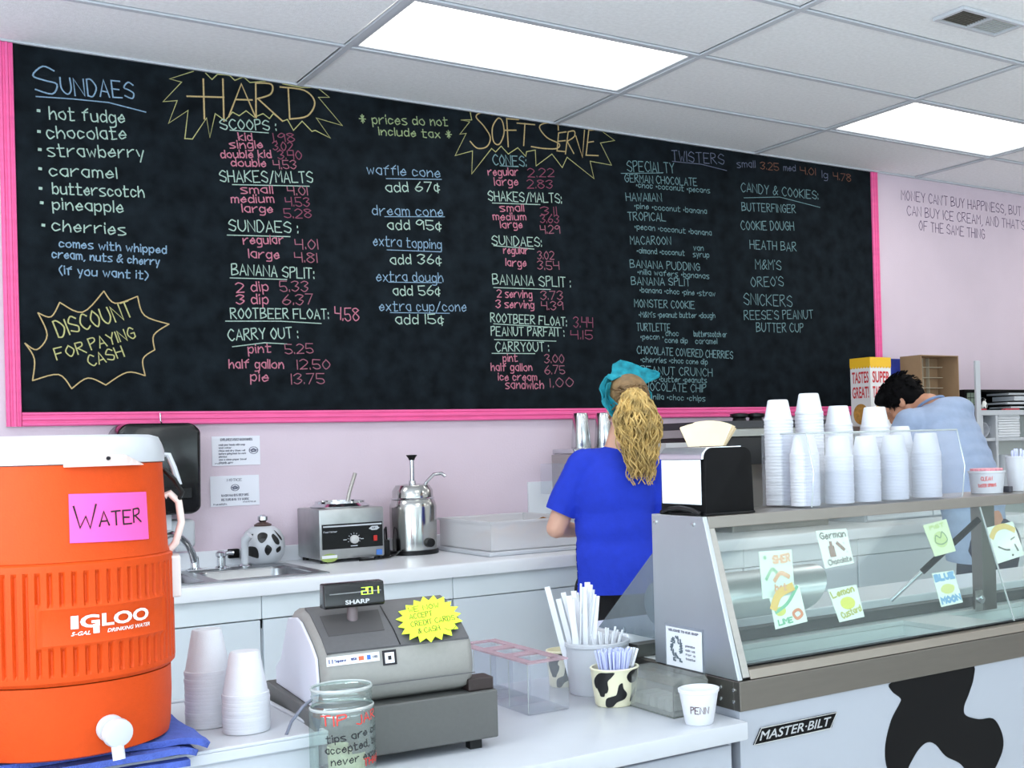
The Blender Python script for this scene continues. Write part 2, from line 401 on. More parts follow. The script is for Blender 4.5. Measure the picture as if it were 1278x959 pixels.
# ------------------------------------------------------------------ the menu chalkboard
mbd = thing('menu_board', 'huge black chalkboard menu in a pink frame across the back wall', 'menu board', (1.12, 0, 1.53))
L0 = Vector((1.12, 0, 1.53))
def onboard(mb, name, m, **k):
    o = mb.build(name, m, None, **k)
    for v_ in o.data.vertices: v_.co -= L0
    attach(o, mbd); return o
BX0, BX1, BZ0 = -1.048, 3.291, 1.585
onboard(MB().box(BX0 - .01, BX1 + .01, -.009, -.0005, BZ0 - .01, H - .008), 'panel', M_board, smooth=0)
def rail(x0, x1, z0, z1, vert):
    m_ = MB(); n = 5
    prof = [(0, -.004), (0, -.016), (.08, -.022), (.22, -.022), (.28, -.016), (.4, -.016), (.46, -.022), (.62, -.022), (.68, -.016), (.78, -.016), (.84, -.02), (.96, -.018), (1, -.011), (1, -.004)]
    if vert: m_.prism([(x0 + (x1 - x0) * a, y) for a, y in prof], z0, z1, 'z')
    else: m_.prism([(y, z0 + (z1 - z0) * a) for a, y in prof], x0, x1, 'x')
    return m_
onboard(rail(BX0 - .05, BX0, BZ0 - .052, H - .009, True), 'frame_rail', M_pinkframe, smooth=30)
onboard(rail(BX1 + .05, BX1, BZ0 - .052, H - .009, True), 'frame_rail', M_pinkframe, smooth=30)
onboard(rail(BX0, BX1, BZ0 - .052, BZ0, False), 'frame_rail', M_pinkframe, smooth=30)
def chalk(name, col):
    m = mat(name, col, 0.9, var=0.22, vscale=260, spec=0.1); return m
CW = chalk('chalk_white', (161, 184, 173)); CP = chalk('chalk_pink', (184, 116, 134)); CB = chalk('chalk_blue', (129, 156, 180))
CY = chalk('chalk_yellow', (178, 175, 120)); CO = chalk('chalk_orange', (186, 162, 116)); CD = chalk('chalk_dim', (110, 115, 137)); CR = chalk('chalk_rose', (129, 73, 92))
CDB = chalk('chalk_brown', (129, 89, 72)); CM = chalk('chalk_mist', (116, 146, 151))
YB = -0.0102
def bf(u, v): return Vector((u, YB, v))
def line_px(pts, wd, m, name='chalk_line', sm=False, off=(0, 0), sc=1.0):
    q = [onY(off[0] + a / sc, off[1] + b / sc, YB) for a, b in pts]; q = [(p.x, p.z) for p in q]
    if sm: q = smooth_line(q, 5)
    return q
def strokes(name, m, segs, off=(0, 0), sc=1.0, wd=.0045, label=None):
    mb = MB()
    for s_ in segs:
        sm = s_ and s_[0] == 's'
        if sm: s_ = s_[1:]
        strip(mb, line_px(s_, wd, m, sm=sm, off=off, sc=sc), wd, bf)
    o = onboard(mb, name, m, smooth=0, recalc=False)
    if label: o['label'] = label
    return o
def bl(s, x0, y0, x1, y1, h, m=CW, wd=.0058, under=None):
    wd *= .78
    a = onY(x0, y0, YB); b = onY(x1, y1, YB); t = onY(x0, y0 - h, YB)
    mb = write(s, bf, a.x, a.z, b.x, b.z, abs(t.z - a.z), wd)
    if under: strip(mb, line_px(under, wd, m), wd * .85, bf)
    onboard(mb, 'chalk_writing', m, smooth=0, recalc=False)
# sundaes column
bl('S', 45, 116, 73, 116, 33, CB, .007); bl('UNDAES', 77, 118, 168, 123, 21, CB, .0065, [(45, 120.5), (90, 123.5), (135.6, 128), (182, 140)])
for s_, x0, y0, x1, y1, h in (('hot fudge', 62, 148.5, 156, 154, 15.5), ('chocolate', 59, 172.5, 158, 174, 15), ('strawberry', 60, 195, 180, 197, 15), ('caramel', 62, 219.5, 146, 223, 14),
        ('butterscotch', 66, 242, 180, 246.5, 14), ('pineapple', 66, 261.5, 154, 265, 14), ('cherries', 65, 288, 157, 293.5, 14)):
    bl(s_, x0, y0, x1, y1, h, CW, .006)
for x, y in ((48, 138), (48.5, 164), (49.5, 186.5), (50, 210.5), (50.5, 235), (52, 253), (54, 281)): strokes('chalk_bullet', CW, [[(x - 1, y), (x + 1.2, y + .3)]], wd=.0105)
bl('comes with whipped', 74, 308.5, 208, 316.6, 10, CB); bl('cream, nuts & cherry', 65, 321.5, 199, 331.5, 10, CB); bl('(if you want it)', 74, 342, 185, 348.5, 10.5, CB)
R2 = dict(off=(0, 280), sc=3.6875)
strokes('chalk_starburst', CO, [['s'] + q for q in ([(175, 408), (235, 426), (275, 360)], [(275, 360), (380, 405), (478, 308)], [(478, 308), (530, 364), (633, 332)], [(633, 332), (665, 420), (777, 460)],
    [(777, 460), (708, 510), (712, 578)], [(712, 578), (658, 620), (668, 697)], [(668, 697), (585, 682), (487, 740)], [(487, 740), (405, 708), (330, 757)], [(330, 757), (270, 692), (150, 720)],
    [(150, 720), (158, 620), (115, 548)], [(115, 548), (170, 577), (217, 510), (175, 408)])], **R2)
bl('DISCOUNT', 73, 421, 167, 395, 20, CY, .0065); bl('FOR', 71, 449, 108, 440, 14, CY); bl('PAYING', 114, 437, 170, 422, 14, CY); bl('CASH', 112.5, 458, 156, 445, 14, CY)
# HARD
R3 = dict(off=(190, 70), sc=3.688)
strokes('chalk_heading', CO, [[(235, 105), (240, 290)], [(325, 105), (330, 300)], [(160, 185), (330, 190)], [(352, 280), (410, 128), (475, 280)], [(383, 200), (460, 202)], [(476, 122), (478, 285)],
    ['s', (476, 124), (548, 130), (545, 175), (478, 198)], [(490, 200), (600, 300)], [(626, 150), (633, 290)], ['s', (588, 142), (700, 158), (748, 212), (715, 275), (633, 290)]], wd=.0062, **R3)
strokes('chalk_starburst', CY, [[(190, 70), (80, 105), (135, 120), (50, 210), (115, 205), (75, 310), (165, 250), (150, 380), (185, 382), (250, 285), (265, 375), (290, 265), (335, 298), (370, 258), (400, 275), (432, 252), (470, 282), (510, 265), (540, 288), (557, 265), (600, 300), (622, 292), (650, 342), (690, 300), (735, 347), (750, 342), (820, 378), (755, 285), (875, 320), (765, 190), (815, 190), (760, 145), (690, 145), (600, 128)],
    [(245, 78), (275, 108), (300, 84), (355, 88), (380, 112), (420, 96), (450, 122), (520, 116)]], wd=.0038, **R3)
bl('SCOOPS :', 275, 161, 345, 163, 12.5, CW, under=[(287, 162.5), (335, 166)])
def pair(a, b, h=9.5):
    bl(a[0], *a[1:], h, CP, .006); bl(b[0], *b[1:], h + 1, CR if b[0] in ('1.98', '3.02', '3.40', '4.53', '5.28', '2.22', '2.83', '3.11', '3.63') else chalk('chalk_pale_pink', (151, 96, 111)), .005)
pair(('kid', 298, 175.5, 315, 175.5), ('1.98', 342, 177, 368, 177)); pair(('single', 287, 185, 328, 185), ('3.02', 341, 187.5, 366, 188))
pair(('double kid', 276, 197, 339, 197), ('3.40', 347, 198.5, 377, 199)); pair(('double', 289, 207.7, 332, 208), ('4.53 ', 342, 211, 374.5, 211))
bl('SHAKES/MALTS', 275, 227, 391, 228, 14, CW, under=[(290, 230.5), (386, 232.5)])
pair(('small', 301, 241.5, 340.5, 241.5), ('4.01', 359.5, 243.5, 384, 243.5), 10); pair(('medium', 289, 253, 342, 253), ('4.53', 357, 257.6, 386.6, 257.6), 10); pair(('large', 302.5, 265, 340.5, 265.5), ('5.28', 355, 272, 389, 272), 10)
bl('SUNDAES :', 286, 288.5, 372, 291, 14, CW, under=[(283.5, 293.5), (362, 295.5)])
pair(('regular', 304, 305, 354, 304.5), ('4.01', 369, 311, 397, 311), 11); pair(('large', 310.6, 322, 348.6, 323), ('4.81', 368, 327, 396, 328), 11)
bl('BANANA SPLIT:', 289, 343, 392, 348, 13.5, CW, under=[(287, 347), (358, 349)])
pair(('2 dip', 295, 365, 335, 363), ('5.33', 349.5, 364, 385, 364), 12); pair(('3 dip', 295, 380, 335, 379), ('6.37', 353, 381, 391, 380), 12)
bl('ROOTBEER FLOAT:', 288, 397.5, 410, 398, 12.5, CW, under=[(281.5, 401), (350, 401), (401, 404)]); bl('4.58', 418, 399.5, 448, 401, 16, CP)
bl('CARRY OUT :', 285, 425, 372, 422, 13.5, CW, under=[(290, 433), (330, 428), (358, 429.5)])
pair(('pint', 310, 441, 338.5, 440), ('5.25', 356, 442, 391, 441), 11); pair(('half gallon', 286, 459.7, 354, 459.7), ('12.50', 371, 461, 412, 461), 11); pair(('pie', 313, 476, 335, 476), ('13.75', 364, 480, 405, 479), 12)
# extras column
bl('* prices do not', 449, 154, 559, 157, 11, chalk('chalk_pale_green', (146, 161, 120))); bl('include tax *', 473, 168.5, 564, 173, 10, chalk('chalk_pale_green', (146, 161, 120)))
for s_, a, u, b, c_ in (('waffle cone', (458.5, 217, 549.5, 221.5), ((482, 223), (551, 224)), 'add 67@', (482, 239.5, 549, 239)), ('dream cone', (465, 268.5, 553, 270), ((480, 270.5), (555, 270.7)), 'add 95@', (484, 286.5, 551, 287)),
        ('extra topping', (466, 306, 551, 311), ((483, 312), (551, 314.5)), 'add 36@', (487.5, 330, 551, 329.7)), ('extra dough', (470, 351, 553, 352), ((485, 352.3), (551, 353)), 'add 56@', (491, 369, 549.5, 368.5)),
        ('extra cup/cone', (473.6, 388, 582, 388.5), ((487, 390.3), (561, 391.2)), 'add 15@', (494, 404.5, 554, 404))):
    bl(s_, *a, 12, CB, .0052, u); bl(b, *c_, 12, CW, .006)
# SOFT SERVE
R6 = dict(off=(560, 120), sc=5.045)
strokes('chalk_heading', CO, [['s', (275, 118), (215, 102), (172, 130), (222, 190), (262, 260), (240, 318), (180, 328), (135, 285)], ['s', (310, 140), (275, 200), (282, 285), (318, 303), (348, 235), (338, 160), (310, 140)], [(365, 140), (375, 320)], [(365, 142), (440, 148)], [(355, 215), (425, 215)],
    [(430, 170), (542, 180)], [(480, 172), (472, 312)], ['s', (690, 215), (680, 175), (600, 172), (572, 200), (620, 262), (695, 300), (680, 330), (600, 330), (520, 318)], [(740, 225), (692, 232), (682, 345), (738, 350)], [(688, 285), (735, 280)],
    [(752, 225), (735, 365)], ['s', (752, 225), (790, 220), (790, 255), (746, 285)], [(746, 285), (788, 362)], [(800, 250), (842, 385), (855, 215)], [(882, 215), (865, 372), (942, 375)], [(882, 215), (962, 210)], [(874, 292), (912, 286)]], wd=.0056, **R6)
strokes('chalk_starburst', CY, [[(130, 75), (145, 150), (75, 150), (132, 162), (70, 240), (110, 235), (40, 375), (150, 345), (145, 490), (270, 330), (295, 352), (330, 315), (375, 365), (435, 325), (485, 380), (490, 350), (545, 340), (550, 440), (650, 365), (715, 450), (745, 385), (915, 520), (890, 410), (1025, 435), (955, 295), (1045, 280), (970, 225), (1000, 212)],
    [(130, 75), (190, 104), (262, 92), (300, 112), (350, 100)], [(520, 140), (560, 152), (620, 140), (700, 176), (760, 166), (850, 192)]], wd=.0038, **R6)
bl('CONES:', 615.5, 206, 657, 208, 13, CM, under=[(624, 207), (647, 208.3)])
pair(('regular', 609.5, 219, 647, 219), ('2.22', 659, 221, 692, 221)); pair(('large', 617.5, 231.5, 647, 231), ('2.83', 658, 235, 690, 235))
bl('SHAKES/MALTS:', 609.5, 250.5, 701, 253.5, 12, CW, under=[(614.5, 253.5), (674, 255.5)])
pair(('small', 624, 264, 654, 264), ('3.11', 675, 268.5, 695, 268.5), 9); pair(('medium', 615.5, 274.6, 656.5, 275), ('3.63', 674.5, 278.5, 698, 278.5), 9); pair(('large', 625, 285, 652, 284.5), ('4.29', 675, 291.5, 699, 291.5), 9)
bl('SUNDAES:', 614, 305.5, 676, 308, 11.5, CW, under=[(616, 306.7), (666.5, 311)])
pair(('regular', 628.6, 316.5, 659, 317), ('3.02 ', 671, 323.5, 695, 324), 9); pair(('large', 631.5, 332, 656.7, 333), ('3.54', 671, 336.5, 698, 337), 9.5)
bl('BANANA SPLIT :', 615, 355, 712, 358.5, 12.5, CW, under=[(616, 359), (687, 361.5)])
pair(('2 serving', 620.5, 371, 664, 372), ('3.73', 675, 374, 702.5, 374)); pair(('3 serving', 619, 384, 666.5, 385), ('4.39', 676, 387, 703, 387))
bl('ROOTBEER FLOAT:', 612.4, 402, 707, 407, 11, CW, under=[(616, 404.3), (701, 409.4)]); bl('3.44', 716, 409, 740, 409.5, 13, CR)
bl('PEANUT PARFAIT :', 613, 419, 704, 420, 11, CW, under=[(617, 424), (694, 426)]); bl('4.15', 712.5, 423.5, 739.5, 423.5, 11, CR)
bl('CARRYOUT :', 619, 439, 685, 438.5, 11.5, CW, under=[(614, 441.2), (667.6, 441.6)])
pair(('pint', 628, 451.7, 646, 451), ('3.00', 679.7, 453, 704, 453)); pair(('half gallon', 613, 463, 664, 463), ('6.75', 680, 467, 705, 467)); bl('ice cream', 622, 475, 670, 475, 9, CP); pair(('sandwich', 631, 485, 678.6, 485.5), ('1.00', 687, 484, 716, 482), 10)
# twisters
bl('TWISTERS', 839, 201, 904, 205.5, 13, CD, .005, [(839, 201.5), (875, 205), (907, 213)])
bl('small', 920, 209, 943, 209.5, 9, CD, .0045); bl('3.25', 949, 211, 972, 213, 9, CDB, .0045); bl('med', 978, 213, 993, 214, 8, CD, .0045); bl('4.01', 999, 217, 1018, 219, 9, CDB, .0045); bl('lg', 1026, 222, 1033, 223, 9, CD, .0045); bl('4.78', 1040, 224, 1062, 227, 9, CDB, .0045)
bl('SPECIALTY', 783, 214, 842, 216, 13, CM, .005, [(775, 216.5), (827, 216)])
for s_, x0, y0, x1, y1, h in (('GERMAN CHOCOLATE', 780, 227, 870, 232, 9.5), ('HAWAIIAN', 781.6, 251, 826, 251.5, 10), ('TROPICAL', 784, 275, 831, 276, 10), ('MACAROON', 787, 305, 837.6, 305.6, 10), ('BANANA PUDDING', 786.5, 334, 873.5, 338, 9.5),
        ('BANANA SPLIT', 788, 355.5, 861, 357, 9.5), ('MONSTER COOKIE', 792, 383.4, 867, 385.5, 9.5), ('TURTLETTE', 795, 413, 836.5, 413.6, 9.5), ('CHOCOLATE COVERED CHERRIES', 795, 441.5, 914.7, 448, 9.5), ('PEANUT CRUNCH', 799.6, 467, 889, 470, 10), ('CHOCOLATE CHIP', 797, 487, 881, 490, 10)):
    bl(s_, x0, y0, x1, y1, h, CM, .0048)
for s_, x0, y0, x1, y1 in (('^choc ^coconut ^pecans', 794, 234, 886, 241), ('^pine ^coconut ^banana', 792, 260, 882, 267), ('^pecan ^coconut ^banana', 792, 286, 888, 294), ('^almond ^coconut', 795, 316, 854.5, 319), ('syrup', 865, 320.5, 885, 321.5), ('van', 866, 312.5, 878, 313),
        ('^nilla wafers ^bananas', 796, 342.5, 885, 348), ('^banana ^choc ^pine ^straw', 798.5, 365, 892.5, 370), ("^M&M's ^peanut butter ^dough", 797.5, 396, 892.5, 397), ('^pecan ^', 799.6, 423.5, 828, 424), ('choc', 831, 419.5, 847, 419.5), ('cone dip', 830, 428, 858, 428.5), ('butterscotch or', 866, 420, 907, 420.8), ('caramel', 868, 429, 895, 429.5),
        ('^cherries ^choc cone dip', 799.6, 452, 883, 455), ('^choc ^butter ^peanuts', 801, 476, 882, 478), ('^vanilla ^choc ^chips', 802, 498, 880, 501)):
    bl(s_, x0, y0, x1, y1, 6.8, CM, .0042)
bl('CANDY & COOKIES:', 925, 239, 1021, 249, 11, CM, .005, [(928.5, 247), (973, 246), (1023.5, 259)])
for s_, x0, y0, x1, y1, h in (('BUTTERFINGER', 926, 263, 993, 266, 10), ('COOKIE DOUGH', 925, 287, 991, 287.5, 11), ('HEATH BAR', 936, 310.5, 994, 314, 11), ("M&M'S", 943, 336, 975, 337, 12), ("OREO'S", 937.5, 358, 978, 357, 12), ('SNICKERS', 928.5, 380, 988.7, 383, 14), ("REESE'S PEANUT", 929, 399, 1015, 398, 11), ('BUTTER CUP', 944, 414, 1002.5, 415, 11)):
    bl(s_, x0, y0, x1, y1, h, CM, .005)

# ------------------------------------------------------------------ back counter run
ZC = .966; YE = -.755
# sink cut-out in the worktop
SX0, SX1, SY0, SY1 = -.93, -.17, -.66, -.17
mb = MB()
for q in ((-2.6, SX0, YE, 0), (SX1, 3.72, YE, 0), (SX0, SX1, YE, SY0), (SX0, SX1, SY1, 0)): mb.box(q[0], q[1], q[2] + (.012 if q[2] == YE else 0), q[3] - (.02 if q[3] == 0 else 0), ZC - .04, ZC)
mb.prism([(YE + .012, ZC), (YE + .004, ZC - .004), (YE, ZC - .014), (YE, ZC - .05), (YE + .02, ZC - .05), (YE + .02, ZC - .04), (YE + .012, ZC - .04)], -2.6, 3.72, 'x')
wt = thing('worktop', 'long white laminate worktop running along the pink back wall', 'worktop', (0, 0, 0))
mb.build('top', M_lam, wt, smooth=30)
MB().box(-2.6, 3.72, -.02, -.001, ZC - .04, ZC + .062).build('backsplash', M_lam, wt, smooth=0, bevel=.003)
cx = [-2.58, -1.9, -1.13, -.41, .31, 1.02, 1.73, 2.44, 3.15, 3.71]
for i in range(9):
    a, b = cx[i] + .001, cx[i + 1] - .001
    c_ = thing('base_cabinet', ['plain pale base cabinet at the far left end of the worktop', 'pale base cabinet hidden behind the orange cooler', 'pale base cabinet under the left sink bowl', 'pale base cabinet under the sink behind the cash register', 'pale base cabinet under the plastic tub',
        'pale base cabinet in front of which the woman stands', 'pale base cabinet under the black machine', 'pale base cabinet behind the man in the light blue shirt', 'narrow pale base cabinet at the right end of the worktop'][i], 'cabinet', ((a + b) / 2, -.36, 0), 0, 'base cabinets under the back worktop')
    hw = (b - a) / 2
    MB().box(-hw, hw, -.34, .33, .1, ZC - (.041 if i not in (2, 3) else .17)).build('body', M_cab, c_, smooth=0)
    MB().box(-hw, hw, -.28, .33, 0, .1).build('plinth', M_cab, c_, smooth=0)
    MB().box(-hw, hw, -.362, -.34, ZC - .135, ZC - .052).build('front_rail', M_cab, c_, smooth=0, bevel=.003)
    MB().box(-hw + .004, hw - .004, -.358, -.34, .12, ZC - .139).build('door', mat('cabinet_door_paint', (214, 222, 230), .45, var=.02, vscale=4), c_, smooth=0, bevel=.003)
# sink
sk = thing('sink', 'stainless steel double-bowl sink set in the back worktop', 'sink', ((SX0 + SX1) / 2, (SY0 + SY1) / 2, ZC))
hx, hy = (SX1 - SX0) / 2, (SY1 - SY0) / 2
def bowl(m_, x0, x1, y0, y1, d, r=.05, n=6):
    def rr(x0, x1, y0, y1, r):
        o_ = []
        for cx_, cy_, a0 in ((x1 - r, y1 - r, 0), (x0 + r, y1 - r, 90), (x0 + r, y0 + r, 180), (x1 - r, y0 + r, 270)):
            for k in range(n + 1):
                a = math.radians(a0 + 90 * k / n); o_.append((cx_ + r * math.cos(a), cy_ + r * math.sin(a)))
        return o_
    rings = [[(x, y, z) for x, y in rr(x0 + e, x1 - e, y0 + e, y1 - e, r)] for e, z in ((0, .003), (.006, -.004), (.01, -d + .03), (.03, -d))]
    N = len(rings[0]); vs = [p for q in rings for p in q]; fs = []
    for k in range(3):
        for i in range(N): fs.append((k * N + i, k * N + (i + 1) % N, (k + 1) * N + (i + 1) % N, (k + 1) * N + i))
    fs.append(tuple(3 * N + i for i in range(N))); m_.add(vs, fs); return rings[0]
M_sink = mat('sink_steel', (160, 162, 166), .28, 1.0, var=.08, vscale=14, aniso=(1, 8, 1))
for x0, x1 in ((-hx + .02, -.02), (.02, hx - .02)):
    m_ = MB(); bowl(m_, x0, x1, -hy + .03, hy - .09, .16); m_.build('bowl', M_sink, sk, recalc=False)
m_ = MB(); e = .018
for q in ((-hx - e, hx + e, -hy - e, -hy + .032), (-hx - e, hx + e, hy - .092, hy + e), (-hx - e, -hx + .022, -hy + .032, hy - .092), (hx - .022, hx + e, -hy + .032, hy - .092), (-.022, .022, -hy + .032, hy - .092)): m_.box(*q, .0005, .0045)
m_.build('rim', M_sink, sk, smooth=0)
MB().lathe([(.035, 0), (.03, .004), (.012, .004)], 20, (-.18, -.03, -.158)).build('drain', M_chrome, sk)
# tap
fx = onY(243, 712, -.2)
tp = thing('tap', 'curved chrome mixer tap at the sink beside the orange cooler', 'tap', (fx.x, -.205, ZC + .0055))
MB().lathe([(.028, 0), (.028, .006), (.016, .012), (.014, .05), (.012, .055)], 20).build('base', M_chrome, tp)
MB().tube(smooth_line([(0, 0, .04), (-.03, -.03, .09), (-.075, -.08, .135), (-.12, -.13, .15), (-.16, -.17, .125)], 1) if False else [(0, 0, .03), (-.012, -.012, .07), (-.035, -.035, .11), (-.065, -.065, .138), (-.1, -.1, .15), (-.135, -.135, .142), (-.15, -.15, .12)], [.014, .013, .0125, .012, .012, .012, .012], 12).build('spout', M_chrome, tp)
th = onY(275, 706, -.2)
hb_ = MB().lathe([(.024, 0), (.024, .006), (.016, .012), (.015, .045), (.02, .05), (.02, .062), (.01, .07)], 20, (th.x - fx.x, -.01, 0)).build('handle', M_chrome, tp)
MB().tube([(th.x - fx.x, -.01, .056), (th.x - fx.x + .03, -.015, .06), (th.x - fx.x + .045, -.016, .058)], .008, 10).build('lever', M_chrome, hb_)
MB().box(-.03, th.x - fx.x + .03, -.03, .02, 0, .006).build('deck_plate', M_chrome, tp, smooth=0, bevel=.002)
t = thing('spray_head', 'white upright sink sprayer in a chrome collar beside the spotted pot', 'sprayer', (onY(307, 710, -.215).x, -.205, ZC + .0055))
MB().lathe([(.024, 0), (.024, .005), (.015, .012)], 20).build('collar', M_chrome, t)
MB().tube([(0, 0, .008), (0, 0, .075), (.002, -.004, .105), (.016, -.018, .122)], [.013, .014, .017, .015], 12).build('head', M_white, t)

# spotted pot
pc = onY(330, 700, -.1)
t = thing('spotted_pot', 'round white teapot-like jar with black cow spots on the sink ledge', 'jar', (pc.x, -.09, ZC + .001))
M_cow = cow_mat('cow_white', (240, 240, 240), 15, .53)
prof = [(.045, 0), (.062, .01), (.078, .035), (.084, .07), (.08, .105), (.066, .132), (.045, .148), (.028, .153), (0, .155)]
MB().lathe(prof, 36).build('body', M_white, t)
def potr(v):
    for (r0, z0), (r1, z1) in zip(prof[:-1], prof[1:]):
        if z0 <= v <= z1: return r0 + (r1 - r0) * (v - z0) / (z1 - z0)
    return .06
acp = math.atan2(CAM.y + .09, CAM.x - pc.x)
fpot = lambda u, v: Vector(((potr(v) + .0012) * math.cos(acp + u / .08), (potr(v) + .0012) * math.sin(acp + u / .08), v))
for sp_ in ([(610, 150), (640, 138), (672, 150), (660, 180), (635, 198), (615, 180)], [(548, 240), (560, 216), (600, 218), (615, 245), (612, 282), (580, 275), (552, 262)], [(650, 240), (665, 208), (688, 225), (690, 245), (668, 270)], [(695, 165), (712, 150), (735, 190), (732, 212), (712, 205)], [(716, 235), (738, 222), (742, 245), (722, 258)], [(725, 130), (745, 160), (752, 190), (740, 180)], [(560, 150), (580, 145), (575, 160)]):
    q = [(.08 * math.asin(max(-.97, min(.97, ((a / 4.915 + 200) - 331) / 25.5))), .155 * (1 - ((640 + b / 4.915) - 661) / 45)) for a, b in sp_]
    q = [(u, min(.145, max(.012, v))) for u, v in q]; n_ = len(q); cu, cv_ = sum(a for a, b in q) / n_, sum(b for a, b in q) / n_
    m_ = MB(); q = smooth_line(q + [q[0]], 3)[:-1]; N_ = len(q); vs = [fpot(cu, cv_)] + [fpot(cu + (u - cu) * k / 3, cv_ + (v - cv_) * k / 3) for k in (1, 2, 3) for u, v in q]
    m_.add(vs, [(0, 1 + i, 1 + (i + 1) % N_) for i in range(N_)] + [(1 + k * N_ + i, 1 + (k + 1) * N_ + i, 1 + (k + 1) * N_ + (i + 1) % N_, 1 + k * N_ + (i + 1) % N_) for k in (0, 1) for i in range(N_)])
    m_.build('cow_spot', mat('spot_glaze', (20, 20, 22), .35), t, smooth=60, recalc=False)
MB().lathe([(.032, .151), (.034, .158), (.02, .166), (.012, .168)], 24).build('lid', mat('brown_lid', (82, 60, 56), .4), t)
MB().lathe([(.012, .168), (.02, .176), (.019, .19), (.008, .197), (0, .197)], 20).build('knob', M_chrome, t)
MB().tube([(.05, .062, .12), (.07, .08, .12), (.08, .09, .09), (.074, .086, .05), (.055, .064, .04)], .008, 10).build('handle', M_white, t)
pb = onY(291, 691, -.03)
tag(MB().box(pb.x - .02, pb.x + .02, -.05, -.022, pb.z - .018, pb.z + .018).build('outlet_box', M_blackm, None, smooth=0, bevel=.003), 'small square black box on the backsplash left of the spotted pot', 'box')

# paper towel dispenser on the wall
A = onY(146, 529, -.2); B = onY(254, 641, -.2)
t = thing('towel_dispenser', 'glossy black wall-mounted paper towel dispenser behind the orange cooler', 'dispenser', ((A.x + B.x) / 2, 0, B.z))
w2 = (B.x - A.x) / 2; hh = A.z - B.z
mb = MB().prism([(-w2, .04), (-w2, hh - .03), (-w2 + .03, hh), (w2 - .03, hh), (w2, hh - .03), (w2 - .005, .02), (w2 - .03, 0), (-w2 + .04, 0)], -.2, -.002, 'y')
mb.build('housing', mat('gloss_black', (14, 14, 16), .14), t, bevel=.018, bseg=4, smooth=50)
MB().box(-w2 + .04, w2 - .04, -.203, -.199, .06, .1).build('window_slot', M_black, t, smooth=0, bevel=.002)
MB().box(-.06, .05, -.12, -.05, -.06, .01).build('paper_towel', M_paper, t, smooth=0)
tag(MB().tube([(onY(198, 516, 0).x, -.024, onY(198, 516, -.02).z), (onY(198, 516, 0).x, -.03, onY(198, 526, -.02).z), (onY(198, 516, 0).x + .004, -.026, onY(198, 528, -.02).z)], .003, 8).build('small_hook', M_chrome, None), 'tiny white hook on the pink frame above the towel dispenser', 'hook')
# soap dispenser
A = onY(212, 650, -.1); B = onY(238, 690, -.1)
t = thing('soap_dispenser', 'white wall soap dispenser half hidden behind the orange cooler', 'dispenser', ((A.x + B.x) / 2, 0, B.z + .02))
MB().box(-.05, .055, -.11, -.001, 0, A.z - B.z - .02).build('housing', M_white, t, smooth=40, bevel=.015, bseg=3)
MB().box(-.02, .03, -.125, -.1, -.012, .012).build('push_lever', M_white, t, smooth=0, bevel=.004)

# notices
def notice(x0, y0, x1, y1, label, lines, circ, big):
    A = onY(x0, y0, -.002); B = onY(x1, y1, -.002); W_, H_ = B.x - A.x, A.z - B.z
    t = thing('notice', label, 'notice', ((A.x + B.x) / 2, 0, B.z))
    MB().box(-W_ / 2, W_ / 2, -.0025, -.0006, 0, H_).build('sheet', mat('notice_paper', (228, 228, 238), .5), t, smooth=0)
    f = lambda u, v: Vector(((u - .5) * W_, -.0032, v * H_)); mb = MB()
    for s_, u0, v0, u1, cap in lines: write(s_, f, u0, v0, u1, v0, cap, .012, mb)
    mb.build('print', mat('grey_print', (120, 120, 134), .8), t, smooth=0, recalc=False)
    mb = MB(); cu, cv, r = circ
    strip(mb, [(cu + r * math.cos(k * PI / 10), cv + r * 1.3 * math.sin(k * PI / 10)) for k in range(21)], .02, f)
    strip(mb, [(cu - r * .6, cv), (cu, cv + r * .5), (cu + r * .6, cv)], .05, f); strip(mb, [(cu - r * .4, cv - r * .5), (cu + r * .5, cv - r * .3)], .05, f)
    mb.build('emblem', mat('grey_emblem', (110, 112, 130), .8), t, smooth=0, recalc=False)
notice(264, 545, 325, 580, 'upper white printed notice taped to the wall beside the towel dispenser', [('EMPLOYEES MUST WASH HANDS', .18, .84, .84, .08)] + [(('wash your hands with soap', 'and water', 'rinse and dry them well', 'before going back to work', 'please', 'use a clean paper towel', 'thank you')[k], .14, .68 - k * .1, (.68, .4, .68, .7, .3, .7, .42)[k], .055) for k in range(7)] + [('notice', .06, .06, .36, .045)], (.86, .5, .09), 0)
notice(262, 595, 324, 630, 'lower white printed notice with a small round emblem on the wall', [('NOTICE', .34, .82, .64, .08), ('WASH HANDS BEFORE', .22, .32, .78, .07), ('RETURNING TO WORK', .22, .18, .78, .07), ('health', .06, .05, .32, .05), ('notice', .66, .1, .92, .045)], (.5, .6, .08), 0)

# topping warmer
t = thing('topping_warmer', 'square stainless topping warmer with black dial panel and ladle', 'food warmer', (.07, -.17, ZC))
hw, hd, hh = .133, .135, .215
Mw = mat('warmer_steel', (172, 174, 174), .34, 1.0, var=.08, vscale=18)
MB().box(-hw, hw, -hd, hd, .014, hh).build('housing', Mw, t, smooth=40, bevel=.006)
for x, y in ((-.11, -.11), (.11, -.11), (-.11, .11), (.11, .11)): MB().lathe([(.013, 0), (.013, .016)], 12, (x, y, 0)).build('foot', M_black, t)
MB().box(-hw + .01, hw - .008, -hd - .004, -hd - .0005, .055, .155).build('control_panel', M_black, t, smooth=0, bevel=.001)
f = planef((0, -hd - .0048, 0), (1, 0, 0), (0, 0, 1))
mb = MB(); strip(mb, [(-hw + .016, .146), (hw - .014, .146)], .006, f); write('Food Warmer', f, -hw + .016, .122, -hw + .07, .122, .006, .0012, mb)
